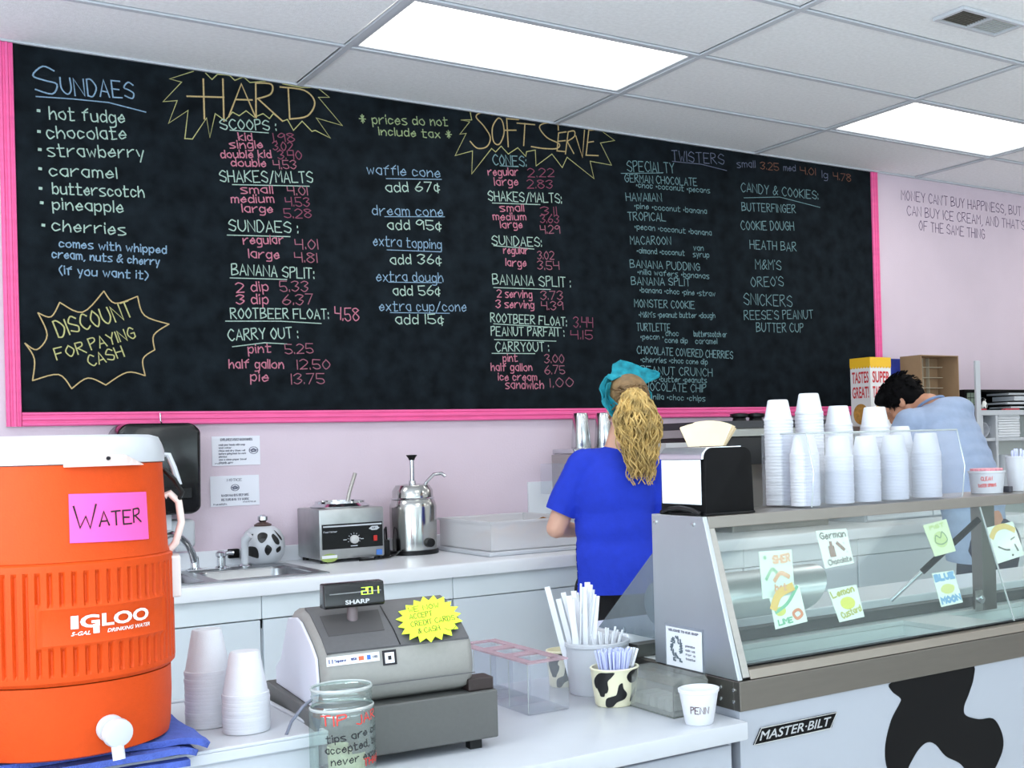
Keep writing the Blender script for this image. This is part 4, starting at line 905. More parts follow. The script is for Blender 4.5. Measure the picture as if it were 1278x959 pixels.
# hair: scalp cap + curly ponytail of separate wavy locks
M_hair = mat('blond_hair', (196, 164, 100), .6, var=.5, vscale=26); M_hair2 = mat('brown_roots', (132, 104, 70), .6, var=.3, vscale=40)
def cap_(bm):
    M_ = hm
    bmesh.ops.create_icosphere(bm, subdivisions=4, radius=1, matrix=M_ @ Matrix.Translation((0, -.02, .038)) @ Matrix.Diagonal((.083, .1, .088, 1)))
    bmesh.ops.create_icosphere(bm, subdivisions=3, radius=1, matrix=M_ @ Matrix.Translation((0, -.055, -.02)) @ Matrix.Diagonal((.07, .06, .06, 1)))
hc = blob('scalp_hair', cap_, M_hair2, WM, .008, 2)
root = Vector((.072, -.07, 1.612)); rng = random.Random(3)
mb = MB()
for i in range(420):
    a = rng.uniform(0, 2 * PI); rr = math.sqrt(rng.random())
    ox, oy = math.cos(a) * rr, math.sin(a) * rr
    L = .345 - .12 * rr * rng.random() + rng.uniform(-.03, .03)
    ph, fq, am = rng.uniform(0, 6.28), rng.uniform(50, 80), rng.uniform(.006, .014); ph2 = rng.uniform(0, 6.28)
    pts = []; n = 22
    for k in range(n):
        t_ = k / (n - 1); wdt = .012 + .018 * min(1, t_ * 9) + .060 * math.sin(min(1, t_ * 1.7) * PI * .62) - .042 * max(0, t_ - .5) / .5
        z = root.z - .012 + (.052 - .040 * rr * rr) * math.sin(min(1, t_ * 6) * PI * .5) - .03 * min(1, t_ * 6) * rr - L * max(0, t_ - .04)
        pts.append((root.x + .02 * t_ + ox * wdt + am * math.sin(ph + z * fq), root.y - .035 - .03 * math.sin(min(1, t_ * 3) * PI / 2) + oy * wdt * .8 + am * math.cos(ph2 + z * fq), z))
    mb.tube(pts, [.0042 * (1 - .55 * k / n) for k in range(n)], 4)
pt = mb.build('ponytail', M_hair, WM, smooth=80, recalc=False)
# stray curls round the roots
mb = MB()
for i in range(90):
    a = rng.uniform(-2.2, 2.2); p = hm @ Vector((.082 * math.sin(a), -.02 - .098 * math.cos(a), rng.uniform(-.05, .06)))
    q = root + Vector((rng.uniform(-.02, .02), -.02, rng.uniform(-.02, .02)))
    pts = [p.lerp(q, k / 9) + Vector((rng.uniform(-.004, .004), -.012 * math.sin(k / 9 * PI), rng.uniform(-.004, .004) + .01 * math.sin(k / 9 * PI))) for k in range(10)]
    mb.tube(pts, .003, 4)
mb.build('hair_strands', M_hair2, WM, smooth=80, recalc=False)
# teal headband with a tied end
M_teal = mat('teal_cloth', (22, 142, 160), .8, var=.35, vscale=34, bump=.5, bscale=70)
def cloth_band(pts, wd, up, name, parent, m, th=.004):
    """ribbon of cloth along pts; up(i) gives its width direction"""
    vs = []; fs = []; n = len(pts); W_ = 7
    for i, p in enumerate(pts):
        p = Vector(p); u = Vector(up(i)).normalized()
        t_ = (Vector(pts[(i + 1) % n]) - Vector(pts[i - 1])).normalized(); nn = u.cross(t_).normalized()
        for k in range(W_):
            s__ = (k / (W_ - 1) - .5) * (wd[i] if isinstance(wd, list) else wd)
            vs.append(p + u * s__ + nn * (.004 * math.sin(k * 2.1 + i * .9) + .006 * (1 - (2 * k / (W_ - 1) - 1) ** 2)))
    for i in range(n - 1):
        for k in range(W_ - 1): fs.append((i * W_ + k, (i + 1) * W_ + k, (i + 1) * W_ + k + 1, i * W_ + k + 1))
    mb = MB().add(vs, fs); o = mb.build(name, m, None, smooth=60); md = o.modifiers.new('t', 'SOLIDIFY'); md.thickness = th; md.offset = 0; attach(o, parent); return o
N = 40; tilt = Matrix.Rotation(.95, 4, 'X')
ring = []
for i in range(N + 1):
    a = 2 * PI * i / N; v = Vector((.091 * math.cos(a), .104 * math.sin(a), 0)); v = tilt @ v
    ring.append(tuple(hm @ (v + Vector((0, -.012, .03)))))
upd = (hm.to_3x3() @ (tilt.to_3x3() @ Vector((0, 0, 1)))).normalized()
cloth_band(ring, .062, lambda i: upd, 'headband', WM, M_teal)
# the folded-over cloth across the crown, its end standing out to the right
cr = [tuple(hm @ Vector(p)) for p in ((-.094, -.03, .03), (-.098, -.035, .075), (-.075, -.05, .122), (-.035, -.062, .136), (.01, -.068, .124), (.05, -.07, .104), (.09, -.066, .108), (.128, -.06, .112))]
cr = [tuple(Vector(cr[0]).lerp(Vector(cr[0]), 0))] + cr[1:]
fine = []
for a in range(len(cr) - 1):
    for k in range(4): fine.append(tuple(Vector(cr[a]).lerp(Vector(cr[a + 1]), k / 4)))
fine.append(cr[-1])
wd_ = [.05 + .025 * math.sin(i / len(fine) * PI) - (.04 * max(0, i / len(fine) - .75) / .25) for i in range(len(fine))]
cloth_band(fine, wd_, lambda i: (0.1, .35, .9) if i > 8 else (.5, .6, .35), 'headband_fold', WM, M_teal, .006)
cloth_band([tuple(hm @ Vector(p)) for p in ((-.085, -.055, .08), (-.09, -.05, .04), (-.09, -.046, 0), (-.08, -.05, -.04), (-.07, -.058, -.062))], [.03, .038, .04, .04, .03], lambda i: (.5, .85, .1), 'headband_side', WM, M_teal, .005)

# ---- the man
hp = onY(1127, 503, -.78)
man0 = Vector((hp.x - .02, hp.y - .34, 0)); mrz = .12
MN = thing('person', 'black-haired man in light blue-grey t-shirt bending over behind the stacked cups', 'person', man0, mrz)
hz = hp.z
rinv = Matrix.Rotation(-mrz, 4, 'Z'); hl = rinv @ (hp - man0)
hm2 = Matrix.Translation(hl) @ Matrix.Rotation(.5, 4, 'Z') @ Matrix.Rotation(-.75, 4, 'X')
NB = Vector((hl.x + .03, hl.y - .14, hz - .015))
def mbody(bm):
    head_blob(bm, hm2, 1.0)
    capsule(bm, NB, hm2 @ Vector((0, -.03, -.04)), .058, .055)
    capsule(bm, (0, -.12, .98), NB + Vector((0, -.03, -.1)), .13, .12)
    capsule(bm, NB + Vector((-.17, 0, -.09)), NB + Vector((.17, -.04, -.05)), .055, .055)
    for sx in (-1, 1):
        s0 = NB + Vector((sx * .19, -.02, -.09)); e0 = s0 + Vector((sx * .04, .14, -.27)); h0 = e0 + Vector((-sx * .07, .22, -.02))
        capsule(bm, s0, e0, .05, .04); capsule(bm, e0, h0, .04, .028); hand(bm, h0, (-sx * .3, 1, -.1), (0, .1, 1), (-sx, -.3, 0), .5)
        capsule(bm, (.04 + sx * .09, -.16, .92), (.04 + sx * .1, -.1, .5), .088, .058); capsule(bm, (.04 + sx * .1, -.1, .5), (.04 + sx * .1, -.14, .09), .056, .038)
        capsule(bm, (.04 + sx * .1, -.15, .05), (.04 + sx * .12, .02, .04), .04, .034)
blob('body', mbody, M_skin2, MN, .008, 3)
face_parts(MN, hm2)
M_lblue = mat('light_blue_cotton', (160, 176, 206), .85, var=.06, vscale=20, bump=.4, bscale=40)
def mshirt(bm):
    n = 12
    for k in range(n):
        t_ = k / (n - 1); c_ = Vector((-.02, -.12, .84)).lerp(NB + Vector((.0, -.09, -.09)), t_)
        c_.y -= .05 * math.sin(t_ * PI); ell(bm, c_, (.155 + .035 * math.sin(t_ * 1.8), .122 + .02 * math.sin(t_ * PI), .1))
    capsule(bm, NB + Vector((-.16, -.02, -.095)), NB + Vector((.16, -.06, -.06)), .078, .078)
    ell(bm, NB + Vector((.04, -.1, -.03)), (.15, .09, .07)); ell(bm, NB + Vector((0, -.03, -.035)), (.085, .07, .05))
    for sx in (-1, 1):
        s0 = NB + Vector((sx * .18, -.02, -.09)); capsule(bm, s0, s0 + Vector((sx * .035, .09, -.17)), .075, .07)
sh = blob('t_shirt', mshirt, M_lblue, MN, .01, 5, cuts=[((0, 0, .82), (0, 0, -1))])
for v_ in sh.data.vertices:
    x, y, z = v_.co; n_ = noise.noise(Vector((x * 6, y * 6, z * 4 + 9))) * .016 + noise.noise(Vector((x * 12, y * 5, z * 12))) * .006
    v_.co += Vector((x - .04, (y + .1), .2)).normalized() * n_
mb = MB(); 
nk = []
for k in range(25):
    a = 2 * PI * k / 24; nk.append(NB + Vector((.07 * math.cos(a), .062 * math.sin(a) - .005, .004 - .034 * math.sin(a))))
mb.tube(nk[:-1], .007, 8, closed=True); mb.build('collar', mat('collar_blue', (128, 148, 184), .85), MN)
def mtr(bm):
    ell(bm, (.04, -.16, .9), (.175, .13, .13))
    for sx in (-1, 1): capsule(bm, (.04 + sx * .09, -.16, .88), (.04 + sx * .1, -.1, .5), .1, .072); capsule(bm, (.04 + sx * .1, -.1, .5), (.04 + sx * .1, -.14, .12), .07, .055)
blob('trousers', mtr, mat('navy_trousers', (36, 42, 64), .85), MN, .012, 4, cuts=[((0, 0, .08), (0, 0, -1))])
for sx in (-1, 1):
    def shoe(bm, sx=sx): capsule(bm, (.04 + sx * .1, -.16, .055), (.04 + sx * .12, .03, .048), .05, .045)
    blob('shoe', shoe, M_shoe, MN, .009, 3, cuts=[((0, 0, .002), (0, 0, -1)), ((0, 0, .1), (0, 0, 1))])
M_bh = mat('black_hair', (10, 9, 11), .8, var=.4, vscale=60, spec=.1)
def mh(bm):
    def e(c, r): bmesh.ops.create_icosphere(bm, subdivisions=4, radius=1, matrix=hm2 @ Matrix.Translation(c) @ Matrix.Diagonal((*r, 1)))
    e((0, -.022, .045), (.092, .102, .09)); e((0, -.06, -.015), (.075, .058, .065)); e((0, .055, .085), (.066, .045, .038))
    for sx in (-1, 1): e((sx * .07, .0, .03), (.022, .04, .045))
hh_ = blob('hair', mh, M_bh, MN, .008, 2)
for v_ in hh_.data.vertices:
    v_.co += (v_.co - hm2.translation).normalized() * noise.noise(v_.co * 45) * .008
mb = MB(); rng = random.Random(5)
for i in range(260):
    a = rng.uniform(0, 2 * PI); el = rng.uniform(-.5, 1.4)
    v = Vector((.093 * math.cos(a) * math.cos(el), -.022 + .103 * math.sin(a) * math.cos(el), .045 + .09 * math.sin(el)))
    if v.y > .06 and v.z < .06: continue
    d = Vector((v.x * .3, v.y * .2, -.03)).normalized() if el < .6 else Vector((v.x + .001, v.y, 0)).normalized()
    p = hm2 @ v; q = hm2 @ (v * 1.03 + d * .022)
    mb.tube([p, p.lerp(q, .5) + Vector((0, 0, .003)), q], [.0035, .003, .001], 4)
mb.build('hair_tufts', M_bh, MN, smooth=80, recalc=False)

ORD2 = 0
def patch(mb, f, cu, cv, pts):
    """curved spot on surface f: outline pts round (cu, cv), filled with rings"""
    pts = smooth_line(pts + [pts[0]], 3)[:-1]; n = len(pts); vs = [f(cu, cv)]; fs = []
    for k in (1, 2, 3):
        for u, v in pts: vs.append(f(cu + (u - cu) * k / 3, cv + (v - cv) * k / 3))
    for i in range(n):
        j = (i + 1) % n; fs.append((0, 1 + i, 1 + j))
        for k in range(2): a = 1 + k * n; fs.append((a + i, a + n + i, a + n + j, a + j))
    mb.add(vs, fs)

# ================================================================== FRONT COUNTER AND FREEZER
ZK = .83; YK = -3.082
t = thing('service_counter', 'white laminate service counter in the foreground carrying the cash register', 'counter', (-1.4, -2.72, 0))
def loc_build(mb, off, name, m, parent, **k):
    mb.v = [tuple(Vector(v) - Vector(off)) for v in mb.v]; return mb.build(name, m, parent, **k)
O = (-1.4, -2.72, 0)
loc_build(MB().box(-2.9, -.108, YK, -2.36, ZK - .038, ZK), O, 'top', mat('worn_laminate', (192, 195, 203), .3, var=.03, vscale=7), t, smooth=40, bevel=.004)
loc_build(MB().box(-2.88, -.12, YK + .045, -2.39, .08, ZK - .0385), O, 'body', M_enamel, t, smooth=0)
loc_build(MB().box(-2.88, -.12, YK + .1, -2.42, 0, .08), O, 'plinth', M_cab, t, smooth=0)
for k in range(4):
    a = -2.86 + k * .685; loc_build(MB().box(a + .006, a + .675, YK + .03, YK + .0445, .1, ZK - .05), O, 'panel', M_enamel, t, smooth=0, bevel=.003)
A = onY(721, 953, YK + .02); B = onY(764, 949, YK + .02)
loc_build(MB().box(A.x, B.x, YK + .012, YK + .0295, ZK - .14, ZK - .052), O, 'black_grille', M_blackm, t, smooth=0, bevel=.002)

# ---- freezer display cabinet
XE, XF = -.104, 3.3; YFf, YFb = -3.049, -2.38; ZT = 1.247; Zs = .906
fz = thing('ice_cream_freezer', 'white and stainless ice cream dipping cabinet with sloped glass and a black cow spot', 'freezer', ((XE + XF) / 2, -2.72, 0))
O = ((XE + XF) / 2, -2.72, 0)
def fb(mb, name, m, **k): return loc_build(mb, O, name, m, fz, **k)
m_ = MB().box(XE + .002, XF, YFf + .004, YFf + .03, .06, .843).box(XE + .002, XE + .03, YFf + .03, YFb, .06, .843).box(XE + .03, XF, YFb - .02, YFb, .06, .843).box(XF - .02, XF, YFf + .03, YFb - .02, .06, .843).box(XE + .03, XF - .02, YFf + .03, YFb - .02, .06, .1)
fb(m_, 'body', M_enamel, smooth=0)
fb(MB().box(XE + .03, XF - .03, YFf + .05, YFb - .03, 0, .06), 'kick_plinth', M_blackm, smooth=0)
fb(MB().box(XE, XF, YFf - .002, YFf + .02, .843, Zs).box(XE, XE + .02, YFf + .02, YFb, .843, Zs), 'steel_band', M_steel_d, smooth=0, bevel=.002)
# deck with two wells
wells = [(XE + .045, .735, -3.0, -2.7), (.90, 2.0, -3.0, -2.7), (2.12, 3.2, -3.0, -2.7)]
m_ = MB().box(XE + .02, XF, YFf + .02, -3.0, Zs - .012, Zs).box(XE + .02, XF, -2.7, YFb, Zs - .012, Zs)
xs = [XE + .02] + [v_ for w_ in wells for v_ in w_[:2]] + [XF]
for k in range(0, len(xs), 2): m_.box(xs[k], xs[k + 1], -3.0, -2.7, Zs - .012, Zs)
fb(m_, 'deck', mat('deck_steel', (228, 232, 232), .45, .3), smooth=0)
M_well = mat('well_liner', (236, 242, 242), .4, var=.02, vscale=8)
for x0, x1, y0, y1 in wells:
    m_ = MB(); th = .004
    for q in ((x0, x1, y0 - th, y0), (x0, x1, y1, y1 + th), (x0 - th, x0, y0 - th, y1 + th), (x1, x1 + th, y0 - th, y1 + th)): m_.box(*q, .6, Zs - .013)
    m_.box(x0, x1, y0, y1, .6, .604); fb(m_, 'well_liner', M_well, smooth=0)
    m_ = MB()
    for q in ((x0, x1, y0, y0 + .022), (x0, x1, y1 - .03, y1), (x0, x0 + .03, y0 + .022, y1 - .03), (x1 - .04, x1, y0 + .022, y1 - .03)): m_.box(*q, .858, .866)
    fb(m_, 'well_ledge', M_white, smooth=0, bevel=.002)
# white sneeze ledge at the back
fb(MB().box(XE, XF, -2.62, YFb, Zs + .001, Zs + .052), 'rear_ledge', M_lam, smooth=0, bevel=.004)
fb(MB().box(XE + .002, XF, -2.66, -2.621, Zs + .001, Zs + .03), 'rear_track', mat('dark_track', (88, 88, 86), .5, .6), smooth=0)
# end panel
ep = [(-3.047, Zs + .001), (-2.736, Zs + .001), (-2.736, ZT), (-2.936, ZT)]
M_end = mat('end_panel_steel', (196, 202, 206), .38, 1.0, var=.07, vscale=3)
fb(MB().prism(ep, XE, XE + .012, 'x'), 'end_panel', M_end, smooth=0, bevel=.0015)
for y_, z_ in ((-2.752, ZT - .018), (-2.90, ZT - .018)): fb(MB().lathe([(.0055, 0), (.005, .0025), (0, .004)], 12, M=Matrix.Translation((XE, y_, z_)) @ Matrix.Rotation(-PI / 2, 4, 'Y')), 'screw', M_chrome)
for y_, z_ in ((-2.985, .886), (-2.985, .862), (-3.03, .886), (-3.03, .862)): fb(MB().lathe([(.0045, 0), (.004, .002), (0, .003)], 12, M=Matrix.Translation((XE, y_, z_)) @ Matrix.Rotation(-PI / 2, 4, 'Y')), 'rivet', M_chrome)
fb(MB().box(XE - .001, XE + .004, -2.935, -2.925, .843, Zs), 'band_seam', M_steel, smooth=0)
# top shelf
fb(MB().box(XE + .0125, XF, -2.94, -2.733, ZT - .026, ZT), 'top_shelf', mat('shelf_steel', (158, 152, 146), .38, 1.0, var=.03, vscale=10, aniso=(1, 6, 1)), smooth=0, bevel=.0015)
# sloped glass between trims
G0 = Vector((0, -2.934, ZT - .027)); G1 = Vector((0, -3.036, Zs + .028)); gd = (G1 - G0).normalized(); gn = Vector((0, gd.z, -gd.y)).normalized()
if gn.y > 0: gn = -gn
def glass(x0, x1, name, m, th=.004, a=0.0, b=1.0, out=0.0):
    p0 = G0.lerp(G1, a) + gn * out; p1 = G0.lerp(G1, b) + gn * out
    poly = [(p0.y, p0.z), (p1.y, p1.z), ((p1 - gn * th).y, (p1 - gn * th).z), ((p0 - gn * th).y, (p0 - gn * th).z)]
    return fb(MB().prism(poly, x0, x1, 'x'), name, m, smooth=0)
glass(XE + .031, .789, 'front_glass', M_glass); glass(.793, 2.02, 'front_glass', M_glass); glass(2.024, XF, 'front_glass', M_glass)
glass(XE + .0125, XE + .03, 'glass_trim', M_steel, .014, 0, 1.08, .004); glass(.7895, .7925, 'glass_seam', M_edge, .004, 0, 1.0, .0005); glass(2.0205, 2.0235, 'glass_seam', M_edge, .004, 0, 1.0, .0005)
fb(MB().prism([(-3.05, Zs + .0012), (-3.045, Zs + .02), (-3.035, Zs + .024), (-3.015, Zs + .024), (-3.015, Zs + .0012)], XE + .031, XF, 'x'), 'glass_sill', mat('sill_steel', (160, 151, 142), .38, 1.0, var=.02, vscale=9), smooth=0, bevel=.001)
fb(MB().box(XE + .031, XF, -3.034, -3.02, Zs + .0245, Zs + .0285), 'sill_gasket', M_blackm, smooth=0)
# mid post, prop and bolt
xq0, xq1 = onY(1226, 700, -2.74).x, onY(1243, 700, -2.74).x
fb(MB().box(xq0, xq1, -2.74, -2.70, Zs + .001, ZT - .027), 'upright_post', M_steel_d, smooth=0, bevel=.002); fb(MB().box(xq0 + 1.25, xq1 + 1.25, -2.74, -2.70, Zs + .001, ZT - .027), 'upright_post', M_steel_d, smooth=0, bevel=.002)
fb(MB().box(xq0 - .03, xq0 - .0005, -2.739, -2.735, Zs + .001, Zs + .06), 'post_bracket', M_steel, smooth=0)
a_ = onY(1112, 750, -2.72); b_ = onY(1222, 648, -2.86)
fb(MB().tube([a_, a_.lerp(b_, .55)], .0055, 10), 'prop_rod', M_chrome); fb(MB().tube([a_.lerp(b_, .35), b_], .009, 12), 'prop_sleeve', M_blackm)
bo = onX(1217, 752, .785); fb(MB().lathe([(.012, 0), (.012, .01), (0, .012)], 12, M=Matrix.Translation((xq0 - .015, -2.739, Zs + .035)) @ Matrix.Rotation(PI / 2, 4, 'X')), 'bolt', M_chrome)
# curved bright roll cover inside
a_ = onY(906, 745, -2.74); b_ = onY(1016, 727, -2.74)
pr = [(-2.74 + .075 * math.cos(t_), a_.z + .056 * math.sin(t_)) for t_ in [k * 2 * PI / 28 for k in range(28)]]
m_ = MB(); n = len(pr); vs = [(XE + .02, y, z) for y, z in pr] + [(b_.x - .03 + (z - a_.z) * .55, y, z) for y, z in pr]
m_.add(vs, [tuple(range(n)), tuple(range(2 * n - 1, n - 1, -1))] + [(i, i + n, (i + 1) % n + n, (i + 1) % n) for i in range(n)])
fb(m_, 'roll_cover', mat('roll_cover_white', (246, 247, 250), .28, .6), smooth=50)
# clear triangular guard behind the end panel
A = onX(817, 690, XE); B = onX(746, 777, XE)
fb(MB().prism([(-2.7355, A.z), (-2.7355, Zs + .053), (B.y, Zs + .053)], XE + .002, XE + .006, 'x'), 'side_guard', clear_mat('guard_acrylic', (190, 200, 206), .22, .08, .08, milk=(170, 180, 186)), smooth=0)
# badge
fy = YFf + .0035
def frontf(u, v): return Vector((u, fy - .0022, v))
A = onY(949, 909, fy); B = onY(1043, 888, fy); C_ = onY(1037, 906, fy); D = onY(940, 930, fy)
fb(MB().prism([(A.x, A.z), (B.x, A.z + .001), (C_.x, D.z + .0015), (D.x, D.z)], fy - .003, fy + .002, 'y'), 'badge_plate', M_blackm, smooth=0)
m_ = MB(); z1, z0 = A.z, D.z; sk_ = A.x - D.x
for pts in ([(A.x, z1), (B.x, z1), (B.x - sk_, z0), (D.x, z0), (A.x, z1)],): strip(m_, pts, .0022, lambda u, v: Vector((u, fy - .0034, v)))
fb(m_, 'badge_rim', M_chrome, smooth=0, recalc=False)
m_ = MB(); hgt = z1 - z0
print_text(m_, 'MASTER\u00b7BILT', lambda u, v: Vector((u + (v - z0) * (sk_ / hgt) * .6, fy - .0036, v)), D.x + .012, z0 + hgt * .2, B.x - sk_ - .006, z1 - hgt * .2, .012)
fb(m_, 'badge_lettering', mat('badge_silver', (172, 174, 178), .35), smooth=0, recalc=False)
# black cow spot
sp = [(1113, 852), (1160, 843), (1211, 830), (1215, 845), (1209, 866), (1203, 882), (1205, 893), (1222, 898), (1239, 897), (1249, 912), (1252, 930), (1247, 948), (1236, 966), (1214, 975), (1204, 960), (1196, 952), (1180, 944), (1168, 930), (1157, 927), (1146, 936), (1136, 953), (1128, 968), (1114, 970), (1106, 955), (1105, 930), (1112, 900), (1122, 880), (1124, 872), (1113, 863)]
pts = [onY(x, y, fy) for x, y in sp]; pts = smooth_line([(p.x, p.z) for p in pts] + [(pts[0].x, pts[0].z)], 4)[:-1]
pts = [(x, min(z, .8425)) for x, z in pts]
fb(MB().prism(pts, fy - .0012, fy + .0004, 'y'), 'cow_spot', mat('spot_black', (14, 14, 16), .7, spec=.15), smooth=0)
# second spot further along, past the frame edge
# ---- flavour cards taped inside the glass
gp = G0 - gn * .007
def card(quad, name_label, draw, base=(236, 238, 230)):
    P4 = [onP(x, y, gp, gn) for x, y in quad]        # tl, tr, br, bl
    cen = sum(P4, Vector()) / 4
    f = lambda u, v, o=0.0: (P4[3].lerp(P4[2], u)).lerp(P4[0].lerp(P4[1], u), v) + gn * o - cen
    t = thing('flavour_card', name_label, 'card', cen, 0)
    m_ = MB(); b = [f(0, 0), f(1, 0), f(1, 1), f(0, 1)]; t_ = [p - gn * .0012 for p in b]
    m_.add(b + t_, [(0, 1, 2, 3), (7, 6, 5, 4), (0, 4, 5, 1), (1, 5, 6, 2), (2, 6, 7, 3), (3, 7, 4, 0)]); m_.build('sheet', mat('card_%d_%d_%d' % base, base, .6), t, smooth=0)
    for col, items in draw:
        col = tuple(int(c * .72 + b_ * .28) for c, b_ in zip(col, (225, 230, 222)))
        m_ = MB()
        for it in items:
            if it[0] == 'T': write(it[1], lambda u, v: f(u, v, .0008), it[2], it[3], it[4], it[5], it[6], it[7], m_)
            elif it[0] == 'E':
                _, cu, cv, ru, rv = it; m_.add([f(cu + ru * math.cos(a), cv + rv * math.sin(a), .0005) for a in [k * PI / 9 for k in range(18)]], [tuple(range(18))])
            elif it[0] == 'L': strip(m_, smooth_line(it[1], 4), it[2], lambda u, v: f(u, v, .0007))
        m_.build('print', mat('print_%d_%d_%d' % col, col, .6), t, smooth=0, recalc=False)
card(((947, 689), (988, 686), (992, 742), (952, 748)), 'faded green and orange flavour card, upper left on the freezer glass', [((120, 170, 130), [('E', .16, .86, .05, .05), ('L', [(.15, .4), (.35, .6), (.5, .5)], .08)]), ((226, 150, 110), [('T', 'SHER', .4, .72, .92, .74, .16, .05), ('L', [(.4, .35), (.6, .5), (.85, .4)], .1), ('T', 'bet', .4, .12, .75, .12, .14, .04)])], (222, 230, 220))
card(((959, 738), (997, 730), (1008, 776), (968, 786)), 'flavour card with an orange melon slice and green leaf on the freezer glass', [((240, 178, 70), [('L', [(.06, .55), (.3, .86), (.75, .98)], .22)]), ((96, 172, 130), [('L', [(.1, .42), (.5, .58), (.92, .96)], .09), ('T', 'LIME', .12, .08, .55, .08, .13, .04)]), ((214, 206, 70), [('E', .25, .42, .17, .12)]), ((226, 110, 70), [('L', [(.62, .3), (.8, .36), (.88, .22), (.7, .14), (.62, .3)], .08)])])
card(((1018, 663), (1056, 660), (1066, 703), (1030, 710)), 'flavour card reading GERMAN CHOCOLATE with a brown bottle on the freezer glass', [((70, 66, 66), [('T', 'German', .08, .76, .92, .78, .17, .035), ('T', 'Chocolate', .14, .06, .94, .08, .14, .03)]), ((104, 58, 48), [('L', [(.36, .32), (.36, .5)], .2), ('L', [(.37, .52), (.37, .66)], .09), ('L', [(.58, .62), (.76, .42)], .1)]), ((190, 180, 176), [('E', .36, .46, .09, .04), ('E', .8, .6, .03, .03), ('E', .86, .35, .03, .03)])], (232, 234, 230))
card(((1033, 736), (1069, 730), (1079, 770), (1048, 777)), 'flavour card reading LEMON CUSTARD with a lemon on the freezer glass', [((226, 214, 60), [('E', .52, .5, .27, .19)]), ((176, 168, 60), [('T', 'Lemon', .06, .72, .86, .82, .18, .045), ('T', 'Custard', .16, .08, .94, .2, .18, .04)])])
card(((1152, 656), (1181, 648), (1193, 688), (1167, 695)), 'pale yellow-green flavour card high on the glass near the steel divider', [((196, 208, 130), [('E', .5, .45, .3, .25), ('T', 'PIST', .2, .8, .8, .82, .1, .04)]), ((110, 130, 90), [('L', [(.25, .4), (.35, .6), (.5, .5), (.65, .66), (.78, .4), (.5, .3), (.25, .4)], .04)])], (226, 228, 196))
card(((1163, 716), (1190, 712), (1202, 752), (1175, 758)), 'flavour card with blue lettering and a yellow middle low on the glass', [((96, 150, 206), [('T', 'BLUE', .06, .76, .94, .78, .16, .08), ('T', 'MOON', .08, .08, .94, .1, .16, .08)]), ((222, 214, 120), [('E', .5, .48, .3, .15), ('T', 'cake', .2, .42, .8, .46, .14, .05)])])
card(((1231, 659), (1264, 651), (1279, 693), (1245, 704)), 'flavour card with an orange arch and black marks right of the steel divider', [((232, 184, 90), [('L', [(.08, .72), (.3, .9), (.65, .92), (.92, .76)], .16)]), ((50, 46, 46), [('L', [(.2, .42), (.4, .3), (.55, .26)], .05), ('L', [(.78, .36), (.82, .18)], .06), ('L', [(.7, .52), (.86, .56)], .04), ('E', .6, .1, .04, .03)])])
# card with the shaggy animal on the end panel
q = [onX(x, y, XE - .004) for x, y in ((833, 783), (875, 793), (874, 842), (832, 827))]; cen = sum(q, Vector()) / 4
yz = (max(p.y for p in q), min(p.y for p in q), q[3].z, q[0].z)
t = thing('end_card', 'white card with a grey shaggy animal drawing on the freezer\'s steel end', 'card', (XE, yz[0], yz[2] - .004))
W_, H_ = yz[0] - yz[1], yz[3] - yz[2] + .006
MB().box(-.0035, -.0022, -W_, 0, 0, H_).build('sheet', M_paper, t, smooth=0); MB().box(-.0022, -.0006, -W_ - .006, .006, -.004, H_ + .006).build('clear_sleeve', M_acryl, t, smooth=0)
f = planef((-.0042, 0, 0), (0, -W_, 0), (0, 0, H_)); m_ = MB(); rg = random.Random(2)
for k in range(46):
    a = rg.uniform(0, 2 * PI); r0, r1 = rg.uniform(.5, .8), rg.uniform(.9, 1.05)
    strip(m_, [(.3 + .17 * r0 * math.cos(a), .5 + .3 * r0 * math.sin(a)), (.3 + .17 * r1 * math.cos(a + .3), .5 + .3 * r1 * math.sin(a + .3))], .03, f)
for u, v in ((.22, .16), (.4, .16)): strip(m_, [(u, v + .06), (u, v), (u + .05, v - .01)], .05, f)
strip(m_, [(.24, .62), (.25, .6)], .04, f); strip(m_, [(.36, .62), (.37, .6)], .04, f)
m_.build('drawing', mat('pencil_grey', (96, 108, 118), .8), t, smooth=0, recalc=False)
m_ = MB(); write('WELCOME TO OUR SHOP', f, .08, .9, .92, .9, .05, .02, m_)
for k, s_ in enumerate(('please', 'ask us', 'for a', 'taste')): write(s_, f, .56, .56 - k * .11, .82, .56 - k * .11, .05, .016, m_)
m_.build('print', mat('grey_print', (120, 120, 134), .8), t, smooth=0, recalc=False)

# ---- napkin dispenser on the shelf
a = onY(881, 643, -2.925); b = onY(942, 640, -2.925); zt = onY(884, 559, -2.925).z
W_, D_, Hn = b.x - a.x, .175, zt - ZT
t = thing('napkin_dispenser', 'black and chrome tabletop napkin dispenser on the left end of the freezer top', 'dispenser', (a.x + W_ / 2, -2.925 + D_ / 2, ZT))
w2, d2 = W_ / 2, D_ / 2
pr = [(-w2, .0), (w2, .0)] + [(w2 - .002, Hn * .55)] + [(w2 - .004 - .022 * (1 - math.cos(k * PI / 12)), Hn - .022 + .022 * math.sin(k * PI / 12)) for k in range(7)] + [(-w2 + .026 - .022 * math.sin(k * PI / 12), Hn - .022 + .022 * math.cos(k * PI / 12)) for k in range(7)]
MB().prism(pr, -d2, d2, 'y').build('housing', M_blackm, t, smooth=40, bevel=.004)
MB().box(-w2 - .004, -w2 - .0005, -d2 + .012, d2 - .012, .024, Hn - .026).build('face_plate', mat('face_white', (232, 236, 242), .15, .2), t, smooth=0, bevel=.002)
